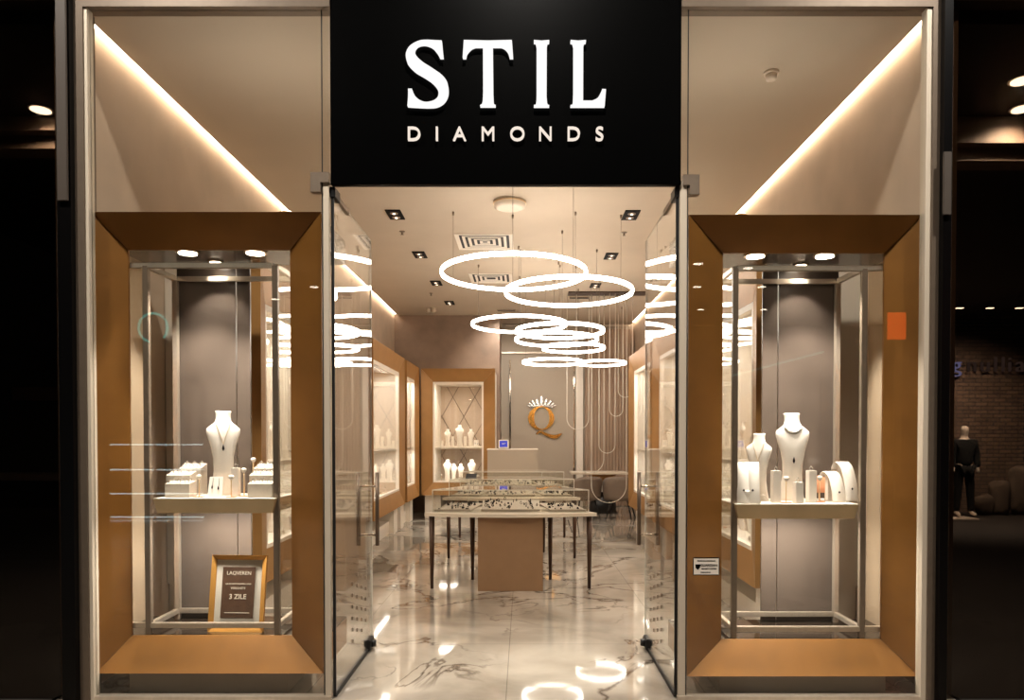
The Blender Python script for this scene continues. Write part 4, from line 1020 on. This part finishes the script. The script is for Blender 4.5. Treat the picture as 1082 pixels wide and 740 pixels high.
for px, py, lab in ((43, 115, 'single round downlight glowing in the dark shop on the far left'), (1080, 84, 'upper round downlight in the dark shop on the far right'), (1080, 114, 'lower round downlight in the dark shop on the far right')):
    a = (px - CX) / F_PX; b = (CY - py) / F_PX; yc = b * math.sin(TH) + math.cos(TH); zc = b * math.cos(TH) - math.sin(TH); tt = (NZ - H) / zc
    X_, Y_ = a * tt, yc * tt
    t = thing('round_downlight', lab, 'downlight', (X_, Y_, NZ), 0, 'round downlights in the neighbouring shops')
    part('trim_ring', MB().cyl((0, 0), .085, -.01, 0, 24), M['steel'], t, local=True); part('lamp_face', MB().cyl((0, 0), .07, -.014, -.01, 24), M['lamp'], t, local=True)
    light('neighbour_spot', 'SPOT', (X_, Y_, NZ - .05), 140, spot_size=2.6, spot_blend=.8, shadow_soft_size=.04)
for px in (1014, 1046, 1077):
    Yl = 12.5; c = P(px, 325.5, Yl)
    t = thing('slim_lamp', 'tiny lit slot lamp in the dark right shop, %s of three' % {1014: 'leftmost', 1046: 'middle', 1077: 'rightmost'}[px], 'lamp', c, 0, 'three slot lamps in the dark shop')
    part('face', MB().box(-.055, .055, -.03, .03, -.01, 0), M['lamp'], t, local=True); light('slot_spot', 'SPOT', (c.x, c.y, c.z - .03), 420, spot_size=2.2, spot_blend=.8, shadow_soft_size=.03, rot=(math.radians(25), 0, 0)); part('housing', MB().box(-.06, .06, -.035, .035, 0, .03), M['legm'], t, local=True); part('rod', MB().tube([(0, 0, .03), (0, 0, NZ - c.z + .002)], .004, 5), M['legm'], t, local=True)
# lettering on the brick wall
YS = 14.5; c = P(1003, 386, YS)
t = thing('lettering_sign', 'row of rounded letters on the brick wall of the dark shop, first one glowing blue', 'sign', c)
for ch, px, mt, lb in (('g', 1011, 'sign_blue', 'glowing blue white letter'), ('n', 1027, 'sign_dim', None), ('u', 1041, 'sign_dim', None), ('l', 1052, 'sign_dim', None), ('l', 1060, 'sign_dim', None), ('i', 1067, 'sign_dim', None), ('a', 1078, 'sign_dim', None)):
    cc = P(px, 386, YS)
    mm = text_mb(ch, .44, lambda x, y, z: Vector((cc.x + x, YS - z, cc.z - .0 + y)), .05, 1, -.004)
    part('letter', mm, M[mt], t, label=lb)
part('backing', nb(P(1003, 386, YS).x, P(1100, 386, YS).x, YS + .03, YS + .05, c.z + .02, c.z + .03), M['legm'], t)
# ledge and rocks
lx0, lx1 = PX(1001, 13.2), PX(1036, 13.2)
t = thing('display_plinth', 'low plinth with a pale lit edge under the dressed mannequin', 'plinth', ((lx0 + lx1) / 2, 13.5, 0))
part('block', MB().bbox(lx0, lx1, 13.2, 13.9, 0, .03, .004), M['skin'], t)
rnd = random.Random(3)
for i, (px, py, r, lab) in enumerate(((1040, 530, .17, 'low rock right beside the mannequin'), (1058, 515, .18, 'middle rock standing by the brick wall'), (1080, 500, .2, 'tallest rock, at the right edge of the photograph'))):
    c = P(px, py, 14.1); bm = bmesh.new(); bmesh.ops.create_icosphere(bm, subdivisions=3, radius=1)
    for v in bm.verts:
        n_ = 1 + .22 * math.sin(v.co.x * 4 + i) * math.cos(v.co.y * 3.3 + i * 2) + rnd.uniform(-.04, .04); v.co = Vector((v.co.x * n_ * r * 1.2, v.co.y * n_ * r * .7, v.co.z * n_ * r * .75))
    m = MB(); bm.verts.index_update(); hz = c.z
    m.add([v.co + Vector((c.x, c.y, 0)) for v in bm.verts], [[v.index for v in f.verts] for f in bm.faces], True); bm.free()
    for v in m.v: v.z = (v.z + hz if v.z > -.1 * r else max(0, (v.z + .1 * r) * (hz / (r * .75)) * 1.6 + hz))
    tag(part('rock', m, M['concrete']), lab, 'rock', 'rocks piled by the brick wall')
# mannequin (one continuous skin body with clothing over it)
def skin(name, pts, edges, radii, mat, parent, root=0, lvl=2):
    me = bpy.data.meshes.new(name); me.from_pydata(pts, edges, []); ob = bpy.data.objects.new(name, me); COL.objects.link(ob)
    ob.modifiers.new('s', 'SKIN')
    sv = me.skin_vertices[0].data
    for i, r in enumerate(radii): sv[i].radius = r if isinstance(r, tuple) else (r, r)
    sv[root].use_root = True
    sub = ob.modifiers.new('b', 'SUBSURF'); sub.levels = lvl; sub.render_levels = lvl
    dg = bpy.context.evaluated_depsgraph_get(); dg.update()
    me2 = bpy.data.meshes.new_from_object(ob.evaluated_get(dg)); bpy.data.objects.remove(ob); me2.name = name
    me2.polygons.foreach_set('use_smooth', [True] * len(me2.polygons)); me2.materials.clear(); me2.materials.append(mat)
    o = bpy.data.objects.new(name, me2); COL.objects.link(o); o.parent = parent; return o
mc = (PX(1019, 13.5), 13.5, .03)
mn = thing('mannequin', 'pale headed mannequin in black jacket and trousers in the dark right shop', 'mannequin', mc)
J = [(0, 0, .95), (0, 0, 1.15), (0, 0, 1.38), (0, 0, 1.5), (0, -.01, 1.62), (0, -.01, 1.72),
     (-.18, 0, 1.40), (-.23, 0, 1.15), (-.23, -.04, .92), (.18, 0, 1.40), (.23, 0, 1.15), (.23, -.04, .92),
     (-.09, 0, .90), (-.11, 0, .5), (-.13, .02, .09), (-.14, -.12, .035), (.09, 0, .90), (.12, 0, .5), (.15, .02, .09), (.16, -.12, .035), (-.235, -.06, .84), (.235, -.06, .84)]
E = [(0, 1), (1, 2), (2, 3), (3, 4), (4, 5), (2, 6), (6, 7), (7, 8), (2, 9), (9, 10), (10, 11), (0, 12), (12, 13), (13, 14), (14, 15), (0, 16), (16, 17), (17, 18), (18, 19), (8, 20), (11, 21)]
Rr = [(.13, .10), (.12, .09), (.15, .09), .05, (.075, .09), (.06, .07), .055, .04, .03, .055, .04, .03, .085, .055, .04, .03, .085, .055, .04, .03, .03, .03]
skin('body', J, E, Rr, M['skin'], mn)
skin('jacket', [(0, 0, .88), J[1], J[2], (0, 0, 1.46), J[6], J[7], J[8], J[9], J[10], J[11]], [(0, 1), (1, 2), (2, 3), (2, 4), (4, 5), (5, 6), (2, 7), (7, 8), (8, 9)], [(.18, .13), (.16, .12), (.18, .12), (.09, .08), .085, .065, .055, .085, .065, .055], M['jacket'], mn)
skin('trousers', [J[0], J[12], J[13], J[14], J[16], J[17], J[18]], [(0, 1), (1, 2), (2, 3), (0, 4), (4, 5), (5, 6)], [(.14, .11), .10, .075, .06, .10, .075, .06], M['jacket'], mn)
# left neighbour: long ledge and a faint poster
struct(part('trim_19', nb(-9, XL - .2, 8.6, 9.0, PZ(508, 8.6), PZ(501, 8.6)), M['nbeam']))
t = thing('wall_poster', 'faint brown poster on the wall of the dark shop on the far left', 'poster', P(39, 424, 8.95))
part('sheet', nb(PX(14, 8.97), PX(63, 8.97), 8.96, 8.98, PZ(424, 8.97), PZ(409, 8.97)), pbr('poster_brown', (150, 110, 90), .6), t)
part('border', mitred(lambda u, z, d: Vector((u, 8.94 + d, z)), PX(13, 8.97), PX(64, 8.97), PZ(425, 8.97), PZ(408, 8.97), PX(14.2, 8.97), PX(62.8, 8.97), PZ(423.8, 8.97), PZ(409.2, 8.97), .004, .01), M['legm'], t)

# ------------------------------------------------------------------ mall in front of the shop (behind the camera)
MZ = 6.2
struct(part('ceiling_mall', nb(-12, 16, -22, Y0 - .02, MZ, MZ + .1), M['mallceil']))
struct(part('wall_mall_back', nb(-12, 16, -22.1, -22, 0, MZ), M['mallceil']))
for x in (-3.2, 0, 3.2):
    for y in (2.3,):
        t = thing('mall_downlight', 'round downlight in the mall ceiling facing the shop, out of view', 'downlight', (x, y, MZ), 0, 'mall ceiling downlights')
        part('trim_ring', MB().cyl((0, 0), .11, -.015, 0, 20), M['steel'], t, local=True); part('lamp_face', MB().cyl((0, 0), .09, -.02, -.015, 20), M['lamp'], t, local=True)
        light('mall_spot', 'SPOT', (x, y, MZ - .06), 820, spot_size=2.4, spot_blend=.8, shadow_soft_size=.12, rot=(math.radians(8), 0, 0))
for x, y in ((3.0, -11), (4.7, -11), (6.2, -11.5), (3.6, -14), (5.4, -14), (7.4, -14), (4.2, -18), (6.5, -18), (8.8, -18), (7.6, -10), (-6.5, -14), (-8.4, -16)):
    t = thing('mall_downlight', 'distant round downlight in the mall ceiling mirrored as a dash in window glass', 'downlight', (x, y, MZ), 0, 'far mall ceiling downlights')
    part('trim_ring', MB().cyl((0, 0), .15, -.015, 0, 20), M['steel'], t, local=True); part('lamp_face', MB().cyl((0, 0), .13, -.02, -.015, 20), M['lamp'], t, local=True)
# lit things across the mall that the window glass mirrors
M['opp_led'] = emission('opposite_led', (190, 215, 220), 6); M['opp_orange'] = emission('opposite_orange', (255, 86, 16), 4); M['opp_teal'] = emission('opposite_teal', (40, 190, 180), 4)
t = thing('lit_display_unit', 'dark display unit with cool lit edges across the mall, mirrored in left window', 'display unit', (-6.9, -5.2, 0))
part('body', nb(-7.8, -5.9, -5.5, -5.05, 0, 1.5), M['legm'], t)
for z in (.03, .47, .92, 1.39): part('lit_edge', nb(-7.75, -6.0, -5.045, -5.03, z - .012, z + .012), M['opp_led'], t)
t = thing('orange_sign', 'small orange lit sign across the mall, mirrored at the right window frame', 'sign', (6.95, -5, 3.35))
part('face', nb(6.78, 7.12, -5, -4.98, 3.35, 3.85), M['opp_orange'], t); part('housing', nb(6.76, 7.14, -5.06, -5.001, 3.33, 3.87), M['legm'], t)
part('post', nb(6.93, 6.97, -5.05, -5.01, 0, 3.33), M['legm'], t)
t = thing('teal_neon_ring', 'teal neon ring across the mall, mirrored in the left window glass', 'neon light', (-6.9, -5, 3.3))
part('tube', MB().tube([(-6.9 + .27 * math.cos(a_ * PI / 12), -5, 3.57 + .27 * math.sin(a_ * PI / 12)) for a_ in range(-3, 18)], .02, 8), M['opp_teal'], t)
part('rod', MB().tube([(-6.9, -5.03, 0), (-6.9, -5.03, 3.84)], .015, 8), M['legm'], t)
t = thing('escalator_handrail', 'teal lit slanting handrail across the mall, mirrored in right window glass', 'handrail', (4.7, -5, 0))
part('rail', MB().bar((3.9, -5, 2.68), (5.6, -5, 3.12), .04), pbr('teal_rail', (90, 140, 135), .4, emit=(110, 170, 160), estr=1.6), t)
for x_, z_ in ((3.95, 2.66), (5.55, 3.08)): part('post', MB().bar((x_, -5, 0), (x_, -5, z_), .03), M['legm'], t)
# uplights standing on the canopies, and a ring hidden behind the sign board
for s_, px_, g_, wd in ((-1, 304, gL, 'left'), (1, 781, gR, 'right')):
    c = (PX(px_, 4.72), 4.72, g_[3] - .01)
    t = thing('uplight', 'small bronze uplight standing on top of the %s window showcase' % wd, 'spotlight', c)
    part('foot', MB().cyl((0, 0), .05, 0, .012, 16), M['bronze_in'], t, local=True)
    part('body', MB().loft([(.012, .018, .018, 0, 0, 1), (.05, .02, .02, 0, 0, 1), (.07, .04, .04, 0, 0, 1), (.15, .045, .045, 0, 0, 1)], 18), M['bronze_in'], t, local=True)
    part('lamp_face', MB().cyl((0, 0), .034, .15, .156, 18), M['lamp'], t, local=True)
    light('uplight_spot', 'SPOT', (c[0], c[1], c[2] + .18), 20, spot_size=2.9, spot_blend=1, shadow_soft_size=.04, rot=(PI, 0, 0))

w = bpy.data.worlds.new('world'); sc.world = w; w.use_nodes = True
w.node_tree.nodes['Background'].inputs[0].default_value = (.05, .042, .035, 1); w.node_tree.nodes['Background'].inputs[1].default_value = .15
vs_ = sc.view_settings; vs_.view_transform = 'Standard'; vs_.look = 'None'; vs_.gamma = 1; vs_.use_curve_mapping = False; vs_.exposure = 0.0
cy = sc.cycles; cy.transparent_max_bounces = 40; cy.max_bounces = 8; cy.diffuse_bounces = 4; cy.glossy_bounces = 5; cy.sample_clamp_indirect = 6; cy.caustics_reflective = False; cy.caustics_refractive = False; cy.use_denoising = True
# every prototype that was never placed goes away
for o in list(bpy.data.objects):
    if o.parent is None and 'label' not in o and o.get('kind') is None and o.type in ('MESH', 'EMPTY'):
        for ch in [k for k in bpy.data.objects if root_of(k) == o and k != o]: bpy.data.objects.remove(ch)
        bpy.data.objects.remove(o)
